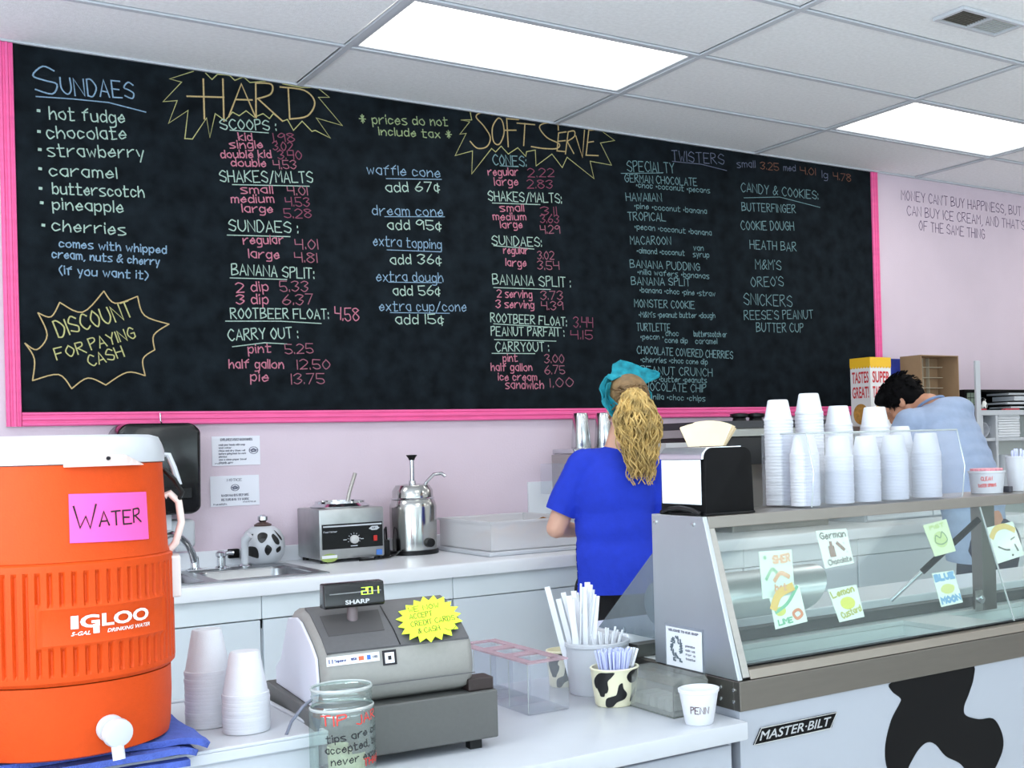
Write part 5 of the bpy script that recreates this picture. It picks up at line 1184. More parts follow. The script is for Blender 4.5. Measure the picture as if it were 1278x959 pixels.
m_ = MB(); m_.prism([(-w2 - .0045, Hn - .025), (-w2 - .002, Hn - .012), (-w2 + .012, Hn + .001), (w2 - .03, Hn + .002), (w2 - .03, Hn - .004), (-w2 + .004, Hn - .025)], -d2 + .006, d2 - .006, 'y'); m_.build('top_plate', M_chrome, t, smooth=40)
MB().tube([(-w2 - .004, -d2 + .01, .004), (-w2 - .006, -d2 / 2, .012), (-w2 - .007, 0, .016), (-w2 - .006, d2 / 2, .012), (-w2 - .004, d2 - .01, .004)], .006, 8).build('base_lip', M_black, t)
MB().box(-w2 - .002, w2, -d2 - .003, d2 + .003, 0.0005, .006).build('foot_plate', M_black, t, smooth=0, bevel=.002)
M_kraft = mat('kraft_napkin', (226, 206, 172), .85, var=.05, vscale=20)
nz = ZT + Hn + .003
for k in range(7):
    m_ = MB(); n = 9; vs = []; ww = .058 + .002 * (k % 3)
    for j in range(n):
        s_ = (j / (n - 1) - .5) * 2
        vs += [(.006 * math.cos(s_ * 1.4) - .008 + k * .0022, s_ * ww * .72, 0), (.014 * math.cos(s_ * 1.5) - .012 + k * .003, s_ * ww * 1.08 - .004, .058 - .012 * s_ * s_ - k * .0015 - (.006 if k == 0 and s_ > .6 else 0))]
    m_.add(vs, [(2 * j, 2 * j + 2, 2 * j + 3, 2 * j + 1) for j in range(n - 1)])
    o = m_.build('napkin', M_kraft, None, smooth=60); md = o.modifiers.new('s', 'SOLIDIFY'); md.thickness = .0009
    o.location = (a.x + W_ / 2 + .004, -2.925 + D_ / 2, nz); o.rotation_euler = (0, 0, .6)
    tag(o, 'kraft napkin, ' + ORD[k] + ' from the left standing on the napkin dispenser', 'napkin', 'kraft napkins on the dispenser')

# ---- foam cups
def cup_proto(rb, rt, h, label, lip=1.03):
    pr = [(0, h), (rb * .92, h), (rb, h - .003), (rt * .955, .008), (rt, .0075), (rt * lip, .004), (rt, 0), (rt * .93, 0), (rb * .9, h - .006), (0, h - .006)]
    o = MB().lathe(pr, 28, cap=False).build('foam_cup', M_foam, None, smooth=35); return o
small = cup_proto(.0250, .0348, .052, ''); wide_ = cup_proto(.0280, .0378, .056, '')
def stack(protos_, x, y, z, n, pitch, where, grp, big=None):
    for k in range(n):
        o = protos_ if (protos_.get('label') is None) else protos_.copy()
        if o is not protos_: COL.objects.link(o)
        o.location = (x + random.uniform(-.0006, .0006), y + random.uniform(-.0006, .0006), z + k * pitch); o.rotation_euler = (0, 0, random.uniform(0, 6))
        tag(o, ('topmost white foam cup of ' if k == n - 1 else 'bottom white foam cup of ' if k == 0 else 'white foam cup ' + ORD[n - 1 - k] + ' from the top of ') + where, 'cup', grp)
pit = .0078
ra = []   # (pixel x, Y, number, where)
def nfor(y_top, X, Y):      # how many nested cups reach a given height
    return max(1, int(round((y_top - ZT - .004 - .052) / pit)) + 1)
for px, Y, ytop, wh in ((971, -2.79, 501, 'the leftmost tall stack on the freezer'), (1009, -2.79, 491, 'the tallest stack on the freezer'), (1046, -2.79, 507, 'the third tall stack on the freezer'), (1091, -2.79, 509, 'the tall stack before the man\'s face'), (1123, -2.775, 531, 'the low rear stack under the man\'s chin'),
        (1003, -2.875, 543, 'the leftmost front stack in the guard'), (1046, -2.875, 545, 'the second front stack in the guard'), (1080, -2.875, 545, 'the third front stack in the guard'), (1115, -2.875, 543, 'the fourth front stack in the guard'), (1155, -2.875, 541, 'the rightmost front stack in the guard')):
    p = onY(px, ytop, Y); stack(small if px not in (1091, 1155) else wide_, p.x, Y, ZT + .0045, nfor(p.z, 0, 0), pit, wh, 'foam cups stacked on the freezer top')
# clear guard round the cups
xa, xb = onY(1013, 632, -2.925).x, onY(1200, 622, -2.925).x + .004
pz = [onY(1013, 632, -2.925).z, onY(1023, 590, -2.94).z, onY(1009, 541, -2.915).z]; z0 = ZT + .001
prof = [(-2.925, z0), (-2.936, pz[1]), (-2.912, pz[2])]
t = thing('cup_guard', 'clear acrylic guard case around the stacked foam cups on the freezer', 'guard', ((xa + xb) / 2, -2.83, ZT)); O2 = ((xa + xb) / 2, -2.83, ZT)
poly = prof + [(y + .003, z) for y, z in reversed(prof)]
loc_build(MB().prism([prof[0], prof[1], (prof[1][0] + .003, prof[1][1]), (prof[0][0] + .003, prof[0][1])], xa, xb, 'x'), O2, 'lower_pane', M_acryl, t, smooth=0)
loc_build(MB().prism([(prof[1][0], prof[1][1] + .0001), prof[2], (prof[2][0] + .003, prof[2][1]), (prof[1][0] + .003, prof[1][1] + .0001)], xa, xb, 'x'), O2, 'upper_pane', M_acryl, t, smooth=0)
for nm, x in (('side_pane', xa), ('side_pane', xb - .003)):
    loc_build(MB().prism([(prof[0][0] + .0035, z0), (prof[1][0] + .0035, prof[1][1]), (prof[2][0] + .0035, prof[2][1]), (-2.745, prof[2][1]), (-2.745, z0)], x, x + .003, 'x'), O2, nm, M_acryl, t, smooth=0)
m_ = MB()
for x in (xa, xb): m_.tube([(x, prof[0][0], z0 + .002), (x, prof[1][0], prof[1][1]), (x, prof[2][0], prof[2][1])], .0016, 6)
m_.tube([(xa, prof[2][0], prof[2][1]), (xb, prof[2][0], prof[2][1])], .0022, 6); m_.tube([(xa, prof[2][0], prof[2][1]), (xa, -2.745, prof[2][1])], .0014, 6)
loc_build(m_, O2, 'edge_bead', M_edge, t)

# ---- tubs right on the shelf
p = onY(1232, 617, -2.84); r_ = (onY(1251, 617, -2.84).x - onY(1213, 617, -2.84).x) * .5 * .80; zt = onY(1232, 588, -2.84).z
t = thing('spoon_tub', 'small white tub with red writing CLEAN TASTER SPOONS on the freezer top', 'tub', (p.x, -2.84, ZT + .001))
ht = zt - ZT
MB().lathe([(0, .001), (r_ * .84, .001), (r_ * .86, 0), (r_ * .97, ht - .006), (r_ * 1.02, ht - .005), (r_ * 1.02, ht), (r_ * .94, ht), (r_ * .85, .004), (0, .004)], 36, cap=False).build('body', M_white, t)
def cylf(cx_, cy_, R, ang0, z0=0, rfun=None):
    """u = arc length to the right as seen from outside, v = height"""
    def f(u, v):
        rr = (rfun(v) if rfun else R); a = ang0 + u / R
        return Vector((cx_ + rr * math.cos(a), cy_ + rr * math.sin(a), z0 + v))
    return f
def toward_cam(x, y): return math.atan2(CAM.y - y, CAM.x - x)
ac = toward_cam(p.x, -2.84)
f = cylf(0, 0, r_, ac, 0, lambda v: r_ * (.865 + .105 * v / ht) + .0008); m_ = MB()
write('CLEAN', f, -.016, ht * .58, .016, ht * .6, .0095, .0016, m_); write('TASTER SPOONS', f, -.026, ht * .28, .028, ht * .32, .008, .0014, m_); m_.build('writing', M_red, t, smooth=0, recalc=False)
MB().lathe([(r_ * .86, ht - .004), (r_ * .9, ht + .006), (0, ht + .007)], 24, cap=False).build('spoon_heap', mat('pink_spoons', (226, 150, 160), .5, var=.3, vscale=120), t)
p2 = onY(1270, 613, -2.84); zt = onY(1266, 570, -2.84).z; r2 = .036; ht2 = zt - ZT
t = thing('paper_tub', 'larger white tub of spoons cut off by the right edge of the photo', 'tub', (p2.x + .008, -2.84, ZT + .001))
MB().lathe([(0, .001), (r2 * .84, 0), (r2, ht2 - .005), (r2 * 1.04, ht2 - .004), (r2 * 1.04, ht2), (r2 * .96, ht2), (r2 * .82, .004), (0, .004)], 36, cap=False).build('body', M_white, t)
for k in range(12):
    a = k * 2.4; x, y = .016 * math.cos(a), .016 * math.sin(a)
    MB().tube([(x * .6, y * .6, .01), (x * 1.1, y * 1.1, ht2 + .008 + .004 * (k % 4))], .0035, 6).build('spoon', mat('spoon_lilac', (206, 210, 240), .35), t)
tag(MB().box(p.x + r_ * .8, p.x + r_ * .8 + .014, -2.885, -2.86, ZT + .001, ZT + .018).build('dark_clip', mat('dark_grey_clip', (62, 62, 70), .5), None, smooth=0, bevel=.002), 'small dark grey clip between the two white tubs on the freezer top', 'clip')

# ================================================================== ON THE COUNTER
# ---- cash register
RG = thing('cash_register', 'grey electronic cash register with a black customer display and a neon sticker', 'cash register', (-.94, -2.894, ZK), math.radians(-4.3))
M_rg = mat('register_grey', (86, 86, 85), .5, var=.04, vscale=120); M_rd = mat('register_dark', (86, 85, 88), .5, var=.05, vscale=120); M_rl = mat('register_light', (142, 141, 138), .5, var=.03, vscale=120)
wd = .347; dp = .40
MB().box(0, wd, 0, dp, .02, .112).build('drawer_case', M_rg, RG, smooth=0, bevel=.003)
for x, y in ((.03, .03), (wd - .04, .03), (.03, dp - .04), (wd - .04, dp - .04)): MB().box(x - .012, x + .012, y - .012, y + .012, 0, .0205).build('foot', M_black, RG, smooth=0)
Rm = Matrix.Translation((-.94, -2.894, ZK)) @ Matrix.Rotation(math.radians(-4.3), 4, 'Z'); Ri = Rm.inverted()
def rl(px, py, yl):        # photo point on a vertical plane local y = yl of the register
    n = Rm.to_3x3() @ Vector((0, 1, 0)); p0 = Rm @ Vector((0, yl, 0)); return Ri @ onP(px, py, p0, n)
xr = rl(592, 825, .02).x; xl = rl(398, 825, .02).x
zb = rl(495, 806, .012).z; ztp = rl(480, 757, .13).z
prof = [(.05, .113), (.02, .125), (.006, .15), (.003, .175), (.012, zb), (.05, zb + (ztp - zb) * .40), (.13, ztp), (.17, ztp + .006), (.24, ztp - .002), (.32, .175), (.37, .15), (.37, .113)]
rings = []
def body_prism(pr, x0, x1, rnd):
    m_ = MB(); n = len(pr); cy, cz = .19, .17; vs = []
    for x, s_ in ((x0, .86), (x0 + rnd * .5, .965), (x0 + rnd, 1), (x1 - rnd, 1), (x1 - rnd * .5, .965), (x1, .86)):
        vs += [(x, cy + (y - cy) * s_, .113 + (z - .113) * s_) for y, z in pr]
    fs = [tuple(range(n)), tuple(reversed(range(5 * n, 6 * n)))]
    for k in range(5):
        for i in range(n): fs.append((k * n + i, (k + 1) * n + i, (k + 1) * n + (i + 1) % n, k * n + (i + 1) % n))
    return m_.add(vs, fs)
bdy = body_prism(prof, xl, xr, .02)
bo_ = bdy.build('housing', M_rl, RG, smooth=50)
cv = [(.19 + (y - .19) * .9, .113 + (z - .113) * .9) for y, z in prof]
MB().prism(cv, xl - .004, xl + .001, 'x').build('lit_side_plate', mat('lit_side_lavender', (216, 216, 230), .4), RG, smooth=0, bevel=.0015)  # plate on the left end; its pale colour carries the lit side's brightness
# darker sloped back panel
sA = Vector((0, .0095, zb + .001)); sB = Vector((0, .1285, ztp + .0015))
mid = Vector((0, .0475, zb + (ztp - zb) * .40 + .0012))
m_ = MB(); x0, x1 = xl + .012, xr - .014
m_.prism([(sA.y, sA.z), (mid.y, mid.z), (sB.y, sB.z), (.165, ztp + .0075), (.165, ztp + .003), (sB.y, sB.z - .004), (mid.y, mid.z - .004), (sA.y + .002, sA.z - .004)], x0, x1, 'x'); m_.build('back_panel', M_rd, RG, smooth=50)
m_ = MB(); xm = rl(488, 780, .06).x
strip(m_, [(sA.y, sA.z + .001), (mid.y, mid.z + .001), (sB.y, sB.z + .001)], .0012, lambda u, v: Vector((xm, u, v))) if False else None
MB().prism([(sA.y, sA.z + .0012), (mid.y - .0008, mid.z + .0012), (sB.y, sB.z + .0012), (sB.y, sB.z), (mid.y, mid.z), (sA.y, sA.z)], xm, xm + .0015, 'x').build('panel_seam', M_black, RG, smooth=0)
sd = (sB - mid).normalized(); sn = Vector((0, -sd.z, sd.y))
def onslope(px, py):
    n = Rm.to_3x3() @ sn; return Ri @ onP(px, py, Rm @ (mid + sn * .0), n)
q = [onslope(*c_) for c_ in ((399, 770), (472, 761), (480, 787), (410, 795))]
m_ = MB(); b1 = [p + sn * .0012 for p in q]; b2 = [p - sn * .003 for p in q]
m_.add(b1 + b2, [(0, 1, 2, 3), (7, 6, 5, 4), (0, 4, 5, 1), (1, 5, 6, 2), (2, 6, 7, 3), (3, 7, 4, 0)]); m_.build('recess_shade_plate', mat('recess_shade_grey', (70, 68, 70), .6), RG, smooth=0, bevel=.0008)  # thin plate on the slope; its dark tone paints a shaded recess
MB().box(xl + .006, xr - .006, -.0005, .004, .150, .1512).build('lower_seam', M_rd, RG, smooth=0)
# display on its pole
dpl = .095; a = rl(401, 733, dpl); b = rl(476, 722, dpl); c_ = rl(440, 757, dpl); xp = rl(440, 780, dpl).x
zd0 = rl(440, 757, dpl).z; zd1 = rl(440, 727, dpl).z
MB().tube([(xp, dpl, ztp - .035), (xp, dpl, zd0 + .01)], [.011, .0095], 16).build('display_pole', mat('pole_mauve', (112, 100, 104), .5), RG)
MB().prism([(dpl - .016, zd0), (dpl - .02, zd0 + .004), (dpl - .014, zd1), (dpl + .014, zd1 + .001), (dpl + .018, zd0)], a.x, b.x, 'x').build('display_head', mat('display_black', (12, 12, 15), .22), RG, smooth=30, bevel=.003, bseg=3)
f = lambda u, v: Vector((a.x + (b.x - a.x) * u, dpl - .0208 + .006 * v, zd0 + (zd1 - zd0) * v))
m_ = MB(); strip(m_, [(.1, .6), (.93, .62)], .04, f); m_.build('display_stripe', mat('stripe_grey', (120, 122, 124), .5), RG, smooth=0, recalc=False)
m_ = MB(); print_text(m_, 'SHARP', f, .34, .14, .74, .32, .03); m_.build('lettering', mat('letter_grey', (186, 188, 192), .4), RG, smooth=0, recalc=False)
M_lcd = mat('lit_green_digits', (196, 250, 70), .5, emit=1.3)
m_ = MB()
for s_, u in (('2', .62), ('0', .72), ('1', .86)):
    gl = {'2': [[(0, 1), (1, 1), (1, .5), (0, .5), (0, 0), (1, 0)]], '0': [[(0, 0), (0, 1), (1, 1), (1, 0), (0, 0)]], '1': [[(.5, 0), (.5, 1)]]}[s_]
    for ln in gl: strip(m_, [(u + x * .075, .5 + y * .28) for x, y in ln], .02, f)
strip(m_, [(.703, .5), (.71, .51)], .02, f); m_.build('display_digits', M_lcd, RG, smooth=0, recalc=False)
# label and logo on the lower back
fy0 = .0018
def lowf(u, v): return Vector((u, .0028 if v < .18 else .0028 + (v - .175) / (zb - .175) * .009, v)) + Vector((0, -.0016, 0))
p1, p2 = rl(408, 832, .004), rl(474, 815, .004); q1 = rl(440, 818, .004).z; q0 = rl(440, 829, .004).z
def card_low(x0, x1, z0, z1, name, m, off):
    m_ = MB(); n = 4; vs = [];
    for k in range(n + 1):
        z = z0 + (z1 - z0) * k / n
        for x in (x0, x1): vs.append(lowf(x, z) + Vector((0, -off, 0)))
    m_.add(vs, [(2 * k, 2 * k + 1, 2 * k + 3, 2 * k + 2) for k in range(n)]); return m_.build(name, m, RG, smooth=0, recalc=False)
card_low(p1.x, p2.x, q0, q1, 'payment_label', M_paper, .0004)
m_ = MB(); ff = lambda u, v: lowf(p1.x + (p2.x - p1.x) * u, q0 + (q1 - q0) * v) + Vector((0, -.0008, 0))
strip(m_, [(.05, .28), (.05, .72), (.11, .72), (.11, .28), (.05, .28)], .02, ff); write('Square', ff, .15, .36, .36, .36, .3, .018, m_); write('VISA', ff, .46, .38, .56, .38, .26, .02, m_); m_.build('label_print', mat('navy_print', (60, 66, 120), .7), RG, smooth=0, recalc=False)
m_ = MB(); strip(m_, [(.6, .5), (.7, .5)], .42, ff) if False else m_.add([ff(.6, .28), ff(.7, .28), ff(.7, .74), ff(.6, .74)], [(0, 1, 2, 3)]); m_.build('label_orange', mat('label_orange', (230, 96, 60), .6), RG, smooth=0, recalc=False)
m_ = MB(); m_.add([ff(.76, .26), ff(.83, .26), ff(.83, .78), ff(.76, .78)], [(0, 1, 2, 3)]); m_.build('label_blue', mat('label_blue', (52, 100, 200), .6), RG, smooth=0, recalc=False)
m_ = MB(); write('CARD', ff, .87, .38, .96, .38, .26, .014, m_); m_.build('label_grey', mat('grey_print', (120, 120, 134), .8), RG, smooth=0, recalc=False)
l1, l2 = rl(478, 832, .004), rl(495, 811, .004)
card_low(l1.x, l2.x, l1.z + .001, l2.z, 'logo_black', M_ink, .0005)
dx, dz = (l2.x - l1.x), (l2.z - l1.z)
card_low(l1.x + dx * .17, l2.x - dx * .17, l1.z + dz * .17, l2.z - dz * .15, 'logo_white', M_paper, .001); card_low(l1.x + dx * .38, l2.x - dx * .38, l1.z + dz * .38, l2.z - dz * .36, 'logo_centre', M_ink, .0015)
m_ = MB(); write('33', lambda u, v: Vector((xl + .0, u, v)), .09, .165, .055, .165, .018, .004, m_); m_.v = [(v[0] - .0012, v[1], v[2]) for v in m_.v]; m_.build('raised_number', M_white, RG, smooth=0, recalc=False)
# black box on the drawer case
MB().box(wd - .055, wd - .004, .01, .06, .1125, .136).build('black_box', mat('brown_black', (40, 28, 28), .4), RG, smooth=0, bevel=.002)
# rear-left grey lead
tag(MB().tube([Rm @ Vector(v) for v in ((-.001, .02, .135), (-.02, .0, .13), (-.04, .005, .105), (-.05, .02, .07), (-.055, .03, .02), (-.05, .05, .006))], .003, 8).build('cable', mat('grey_cable', (120, 124, 140), .5), None), 'grey cable looping down the left side of the cash register', 'cable')
# neon starburst
sc_ = onslope(535, 775)
t = RG; m_ = MB(); rg = random.Random(4); pts = []; n = 19
ctr = [onslope(536, 774)][0]; ex = (onslope(575, 769) - onslope(497, 781)) / 2; ey = (onslope(531, 748) - onslope(541, 803)) / 2
for k in range(2 * n):
    a = PI * k / n; r = 1.04 if k % 2 == 0 else .84; r *= rg.uniform(.96, 1.04)
    pts.append(ctr + ex * r * math.cos(a) + ey * r * math.sin(a) + sn * .004)
off = [p - sn * .001 for p in pts]; N = len(pts)
m_.add(pts + off, [tuple(range(N)), tuple(range(2 * N - 1, N - 1, -1))] + [(i, (i + 1) % N, N + (i + 1) % N, N + i) for i in range(N)])
NS = thing('starburst_sign', 'neon yellow starburst sign about credit cards and cash taped to the register', 'sign', Rm @ ctr)
def to_ns(m2): m2.v = [tuple(Rm @ Vector(v) - Rm @ ctr) for v in m2.v]; return m2
to_ns(m_).build('sheet', mat('neon_yellow', (220, 255, 60), .6), NS, smooth=0)
m_ = MB(); f = lambda u, v: ctr + ex * u + ey * v + sn * .0046
for s_, u0, v0, u1 in (('WE NOW', -.62, .38, .35), ('ACCEPT', -.62, .06, .1), ('CREDIT CARDS', -.62, -.28, .78), ('& CASH', -.42, -.62, .25)): write(s_, f, u0, v0, u1, v0 + .03, .22, .022, m_)
strip(m_, smooth_line([(.4, -.55), (.55, -.68), (.72, -.6), (.8, -.42)], 4), .02, f)
to_ns(m_).build('writing', mat('pencil_olive', (92, 108, 40), .8), NS, smooth=0, recalc=False)

# ---- white tub (base for cooler and cups)
zt = .917; tip = onZ(410, 912, zt)
tx1, ty0 = tip.x, tip.y - .0
t = thing('white_tray', 'white lipped plastic tray box carrying the cooler and two cup stacks', 'tray', (-1.3, -2.72, ZK)); O3 = (-1.3, -2.72, ZK)
loc_build(MB().box(-1.68, tx1 - .012, ty0 + .012, -2.45, ZK + .0005, zt - .022), O3, 'box', M_milk if False else M_white, t, smooth=0, bevel=.008)
m_ = MB(); e = .0
m_.box(-1.7, tx1, ty0, -2.438, zt - .024, zt - .006)
for q in ((-1.7, tx1, ty0, ty0 + .008), (-1.7, tx1, -2.446, -2.438), (-1.7, -1.692, ty0 + .008, -2.446), (tx1 - .008, tx1, ty0 + .008, -2.446)): m_.box(*q, zt - .006, zt)
loc_build(m_, O3, 'lid', M_white, t, smooth=0, bevel=.002)
zl = zt - .0055
# cup stacks on it
big = cup_proto(.026, .0405, .082, '', 1.012)
px_ = ((261, 905, 785, 'the taller stack beside the orange cooler'), (308, 912, 815, 'the shorter stack beside the cash register'))
for x, yb, yt, wh in px_:
    p = onZ(x, yb, zl); top = onP(x, yt, p, Vector((FW.x, FW.y, 0)).normalized()).z
    n = max(1, int(round((top - zl - .082) / .0068)) + 1)
    stack(big, p.x, p.y, zl + .0005, n, .0068, wh, 'foam cups stacked on the white tray')

# ---- towel
M_towel = mat('blue_towel', (78, 100, 186), .95, var=.12, vscale=60, bump=.8, bscale=300)
cc = onZ(85, 925, zl + .036); CX, CY = cc.x, cc.y
t = thing('blue_towel', 'folded blue towel under the orange cooler', 'towel', (CX, CY, zl))
def towel_layer(z, th, x0, x1, y0, y1, droop, seed, dip=0):
    m_ = MB(); nx, ny = 26, 18; vs = []
    for j in range(ny + 1):
        for i in range(nx + 1):
            u, v = i / nx, j / ny; x = x0 + (x1 - x0) * u; y = y0 + (y1 - y0) * v
            rr = max(0, 1 - (math.hypot(x, y) / .19) ** 4)
            zz = z + (1 - rr) * (noise.noise(Vector((x * 14 + seed, y * 14, seed))) * .006)
            edge = max(0, (u - .82) / .18); zz += droop * .4 * edge - droop * 1.4 * edge ** 3
            vs.append((x, y + .012 * math.sin(u * 3 + seed), max(zz, 0.001)))
    W_ = nx + 1; fs = [(j * W_ + i, j * W_ + i + 1, (j + 1) * W_ + i + 1, (j + 1) * W_ + i) for j in range(ny) for i in range(nx)]
    m_.add(vs, fs); o = m_.build('fold', M_towel, None, smooth=80); md = o.modifiers.new('s', 'SOLIDIFY'); md.thickness = th; md.offset = 1; attach(o, t)
rmx = tx1 - CX - .02
for k in range(3): towel_layer(.0008 + k * .012, .0105, -.2 + .01 * k, onZ(272, 938, zl + .02).x - CX - (.03, .02, 0)[k], ty0 - CY - .028 + .006 * k, .16, .004 * (k + 1), k * 3.1)
ZC0 = zl + .0362

# ---- cooler
CL = thing('drink_cooler', 'orange IGLOO 5-gallon drinking water cooler with a white lid and spigot', 'cooler', (CX, CY, ZC0))
acm = toward_cam(CX, CY); ang = acm + math.radians(23.6)       # azimuth of the spigot and logo
R0 = 132 * .80 / FPX * (Vector((CX, CY, 0)) - Vector((CAM.x, CAM.y, 0))).length
Hc = onP(85, 543, Vector((CX, CY, 0)) + Vector((math.cos(acm), math.sin(acm), 0)) * R0, Vector((math.cos(acm), math.sin(acm), 0))).z - ZC0
def zpx(y): return onP(85, y, Vector((CX, CY, 0)) + Vector((math.cos(acm), math.sin(acm), 0)) * R0, Vector((math.cos(acm), math.sin(acm), 0))).z - ZC0
zlid = zpx(581); zb1 = zpx(702); zb0 = zpx(856); pz1 = zpx(762); pz0 = zpx(802)
print('cooler', R0, Hc, zlid, zb1, zb0)
MB().lathe([(R0 * .9, 0), (R0 * .965, .004), (R0 * .985, .02), (R0 * 1.0, zb0 * .6), (R0 * 1.0, zb0 - .002), (R0 * .9, zb0)], 72).build('lower_body', M_orange, CL)
# ribbed band with a smooth raised logo panel
def band():
    m_ = MB(); NS_ = 62; seg = NS_ * 6; zs_ = [zb0, zb0 + .006, zb0 + .014, zb0 + .02, pz0 - .012, pz0 - .006, pz0 - .003, pz0, pz1, pz1 + .003, pz1 + .006, pz1 + .012, zb1 - .02, zb1 - .014, zb1 - .004, zb1]
    vs = []; n = len(zs_)
    for i in range(seg):
        a = 2 * PI * i / seg; d = (a - ang + PI) % (2 * PI) - PI
        ph = (i % 6); rib = 1.0 if ph in (0, 5) else 0.0
        inp = abs(d) < math.radians(37)
        for k, z in enumerate(zs_):
            r = R0 * 1.045
            if k == 0 or k == n - 1: r = R0 * 1.002
            elif k in (1, n - 2): r = R0 * 1.04
            else:
                if inp and 5 <= k <= 10:
                    r = R0 * 1.045 + (.003 if (k in (6, 9) or abs(abs(d) - math.radians(36)) < .02) else 0.0015)
                elif 3 <= k <= n - 4: r -= .005 * rib
            vs.append((r * math.cos(a), r * math.sin(a), z))
    fs = []
    for i in range(seg):
        j = (i + 1) % seg
        for k in range(n - 1): fs.append((i * n + k, j * n + k, j * n + k + 1, i * n + k + 1))
    return m_.add(vs, fs)
band().build('ribbed_band', M_orange, CL, smooth=35)
MB().lathe([(R0 * .9, zb1 - .001), (R0 * 1.015, zb1), (R0 * 1.0, zb1 + .006), (R0 * .965, zlid - .004), (R0 * .965, zlid), (R0 * .9, zlid + .001)], 72).build('upper_body', M_orange, CL)
MB().lathe([(R0 * .93, zlid), (R0 * .985, zlid + .002), (R0 * .985, zlid + .02), (R0 * .965, Hc - .016), (R0 * .93, Hc - .004), (R0 * .85, Hc), (0, Hc + .002)], 72).build('lid', M_white, CL)
f = cylf(0, 0, R0, ang, 0)
# lid latch tab
m_ = MB(); vs = []
for k in range(13):
    u = -.062 + .124 * k / 12; top = .016 if 2 < k < 10 else .002 + .014 * min(k, 12 - k) / 3
    for r, z in ((R0 * .99, zlid - .003), (R0 * 1.01 + .004, zlid - .003), (R0 * .99 + .004, zlid - .003 + top), (R0 * .97, zlid + top)): vs.append((r * math.cos(ang + u / R0), r * math.sin(ang + u / R0), z))
fs = []
for k in range(12):
    for i in range(4): fs.append((4 * k + i, 4 * k + 4 + i, 4 * k + 4 + (i + 1) % 4, 4 * k + (i + 1) % 4))
m_.add(vs, fs + [(0, 1, 2, 3), (51, 50, 49, 48)]); m_.build('latch_tab', mat('latch_beige', (206, 190, 186), .45), CL, smooth=0)
MB().lathe([(.0032, 0), (.003, .002), (0, .002)], 10, M=Matrix.Translation(cylf(0, 0, R0, ang, 0, lambda v: R0 * 1.005 + .004)(0, zlid + .009)) @ Matrix.Rotation(ang, 4, 'Z') @ Matrix.Rotation(PI / 2, 4, 'Y')).build('latch_screw', M_ink, CL)
# logo
ff = cylf(0, 0, R0, ang, 0, lambda v: R0 * 1.045 + .0036)
pc_ = (pz0 + pz1) / 2
M_logo = mat('logo_white', (236, 228, 226), .5)
m_ = MB(); hz_ = pz1 - pz0
print_text(m_, 'I', ff, -.058, pc_ - .004, -.048, pc_ + .016, .03); print_text(m_, 'G', ff, -.046, pc_ - .004, -.02, pc_ + .016, .035); print_text(m_, 'I', ff, -.029, pc_ - .0135, -.0205, pc_ + .001, .03); print_text(m_, 'LOO', ff, -.017, pc_ - .004, .058, pc_ + .016, .035); m_.build('logo', M_logo, CL, smooth=0, recalc=False)
m_ = MB(); print_text(m_, '5-GAL', ff, -.058, pc_ - .0145, -.0325, pc_ - .0085, .02, .3); print_text(m_, 'DRINKING WATER', ff, -.010, pc_ - .0145, .060, pc_ - .0085, .02, .3); m_.build('logo_small_print', M_logo, CL, smooth=0, recalc=False)
# pink WATER note
z1_, z0_ = zpx(618), zpx(683)
fp = cylf(0, 0, R0, ang, 0, lambda v: R0 * (1.0 - .035 * (v - zb1) / (zlid - zb1)) + .0022)
WS = thing('water_sign', 'hot pink paper note reading WATER taped on the orange cooler', 'sign', (CX, CY, ZC0 + z0_))
m_ = MB(); n = 14; vs = []
for k in range(n + 1):
    uu = -.056 + .13 * k / n
    for v in (z0_ + .004 - uu * .03, z1_ - uu * .02): vs.append(fp(uu, v) - Vector((0, 0, z0_)))
m_.add(vs, [(2 * k, 2 * k + 2, 2 * k + 3, 2 * k + 1) for k in range(n)])
o = m_.build('sheet', mat('hot_pink_paper', (255, 92, 178), .7), None, smooth=60); md = o.modifiers.new('s', 'SOLIDIFY'); md.thickness = .0006; attach(o, WS)
fw = lambda a_, b_: fp(a_, b_) + Vector((math.cos(ang), math.sin(ang), 0)) * .0008 - Vector((0, 0, z0_))
m_ = MB(); hh = (z1_ - z0_); write('W', fw, -.050, z0_ + hh * .34, -.018, z0_ + hh * .34, hh * .44, .0028, m_); write('ATER', fw, -.014, z0_ + hh * .36, .058, z0_ + hh * .38, hh * .27, .0026, m_); m_.build('writing', M_ink, WS, smooth=0, recalc=False)
# spigot
sp_ = zpx(920); rM = Matrix.Rotation(ang - .04, 4, 'Z')
S = lambda x, y, z: Matrix.Translation((0, 0, sp_)) @ rM @ Matrix.Translation((x, y, z))
sg = MB().lathe([(.02, 0), (.021, .004), (.02, .012), (.013, .014), (.012, .022)], 28, M=S(R0 * .995, 0, .004) @ Matrix.Rotation(PI / 2, 4, 'Y')).build('spigot', M_white, CL)
MB().lathe([(.008, .018), (.021, .022), (.0225, .028), (.021, .036), (.015, .038), (0, .038)], 28, M=S(R0 * .995, 0, 0) @ Matrix.Rotation(PI / 2, 4, 'Y')).build('push_button', M_white, sg)
MB().lathe([(.009, 0), (.009, -.03), (.0065, -.03), (.0065, -.01)], 20, M=S(R0 * .995 + .026, 0, -.012) @ Matrix.Rotation(-.25, 4, 'Y')).build('nozzle', mat('nozzle_grey', (214, 214, 220), .4), sg)
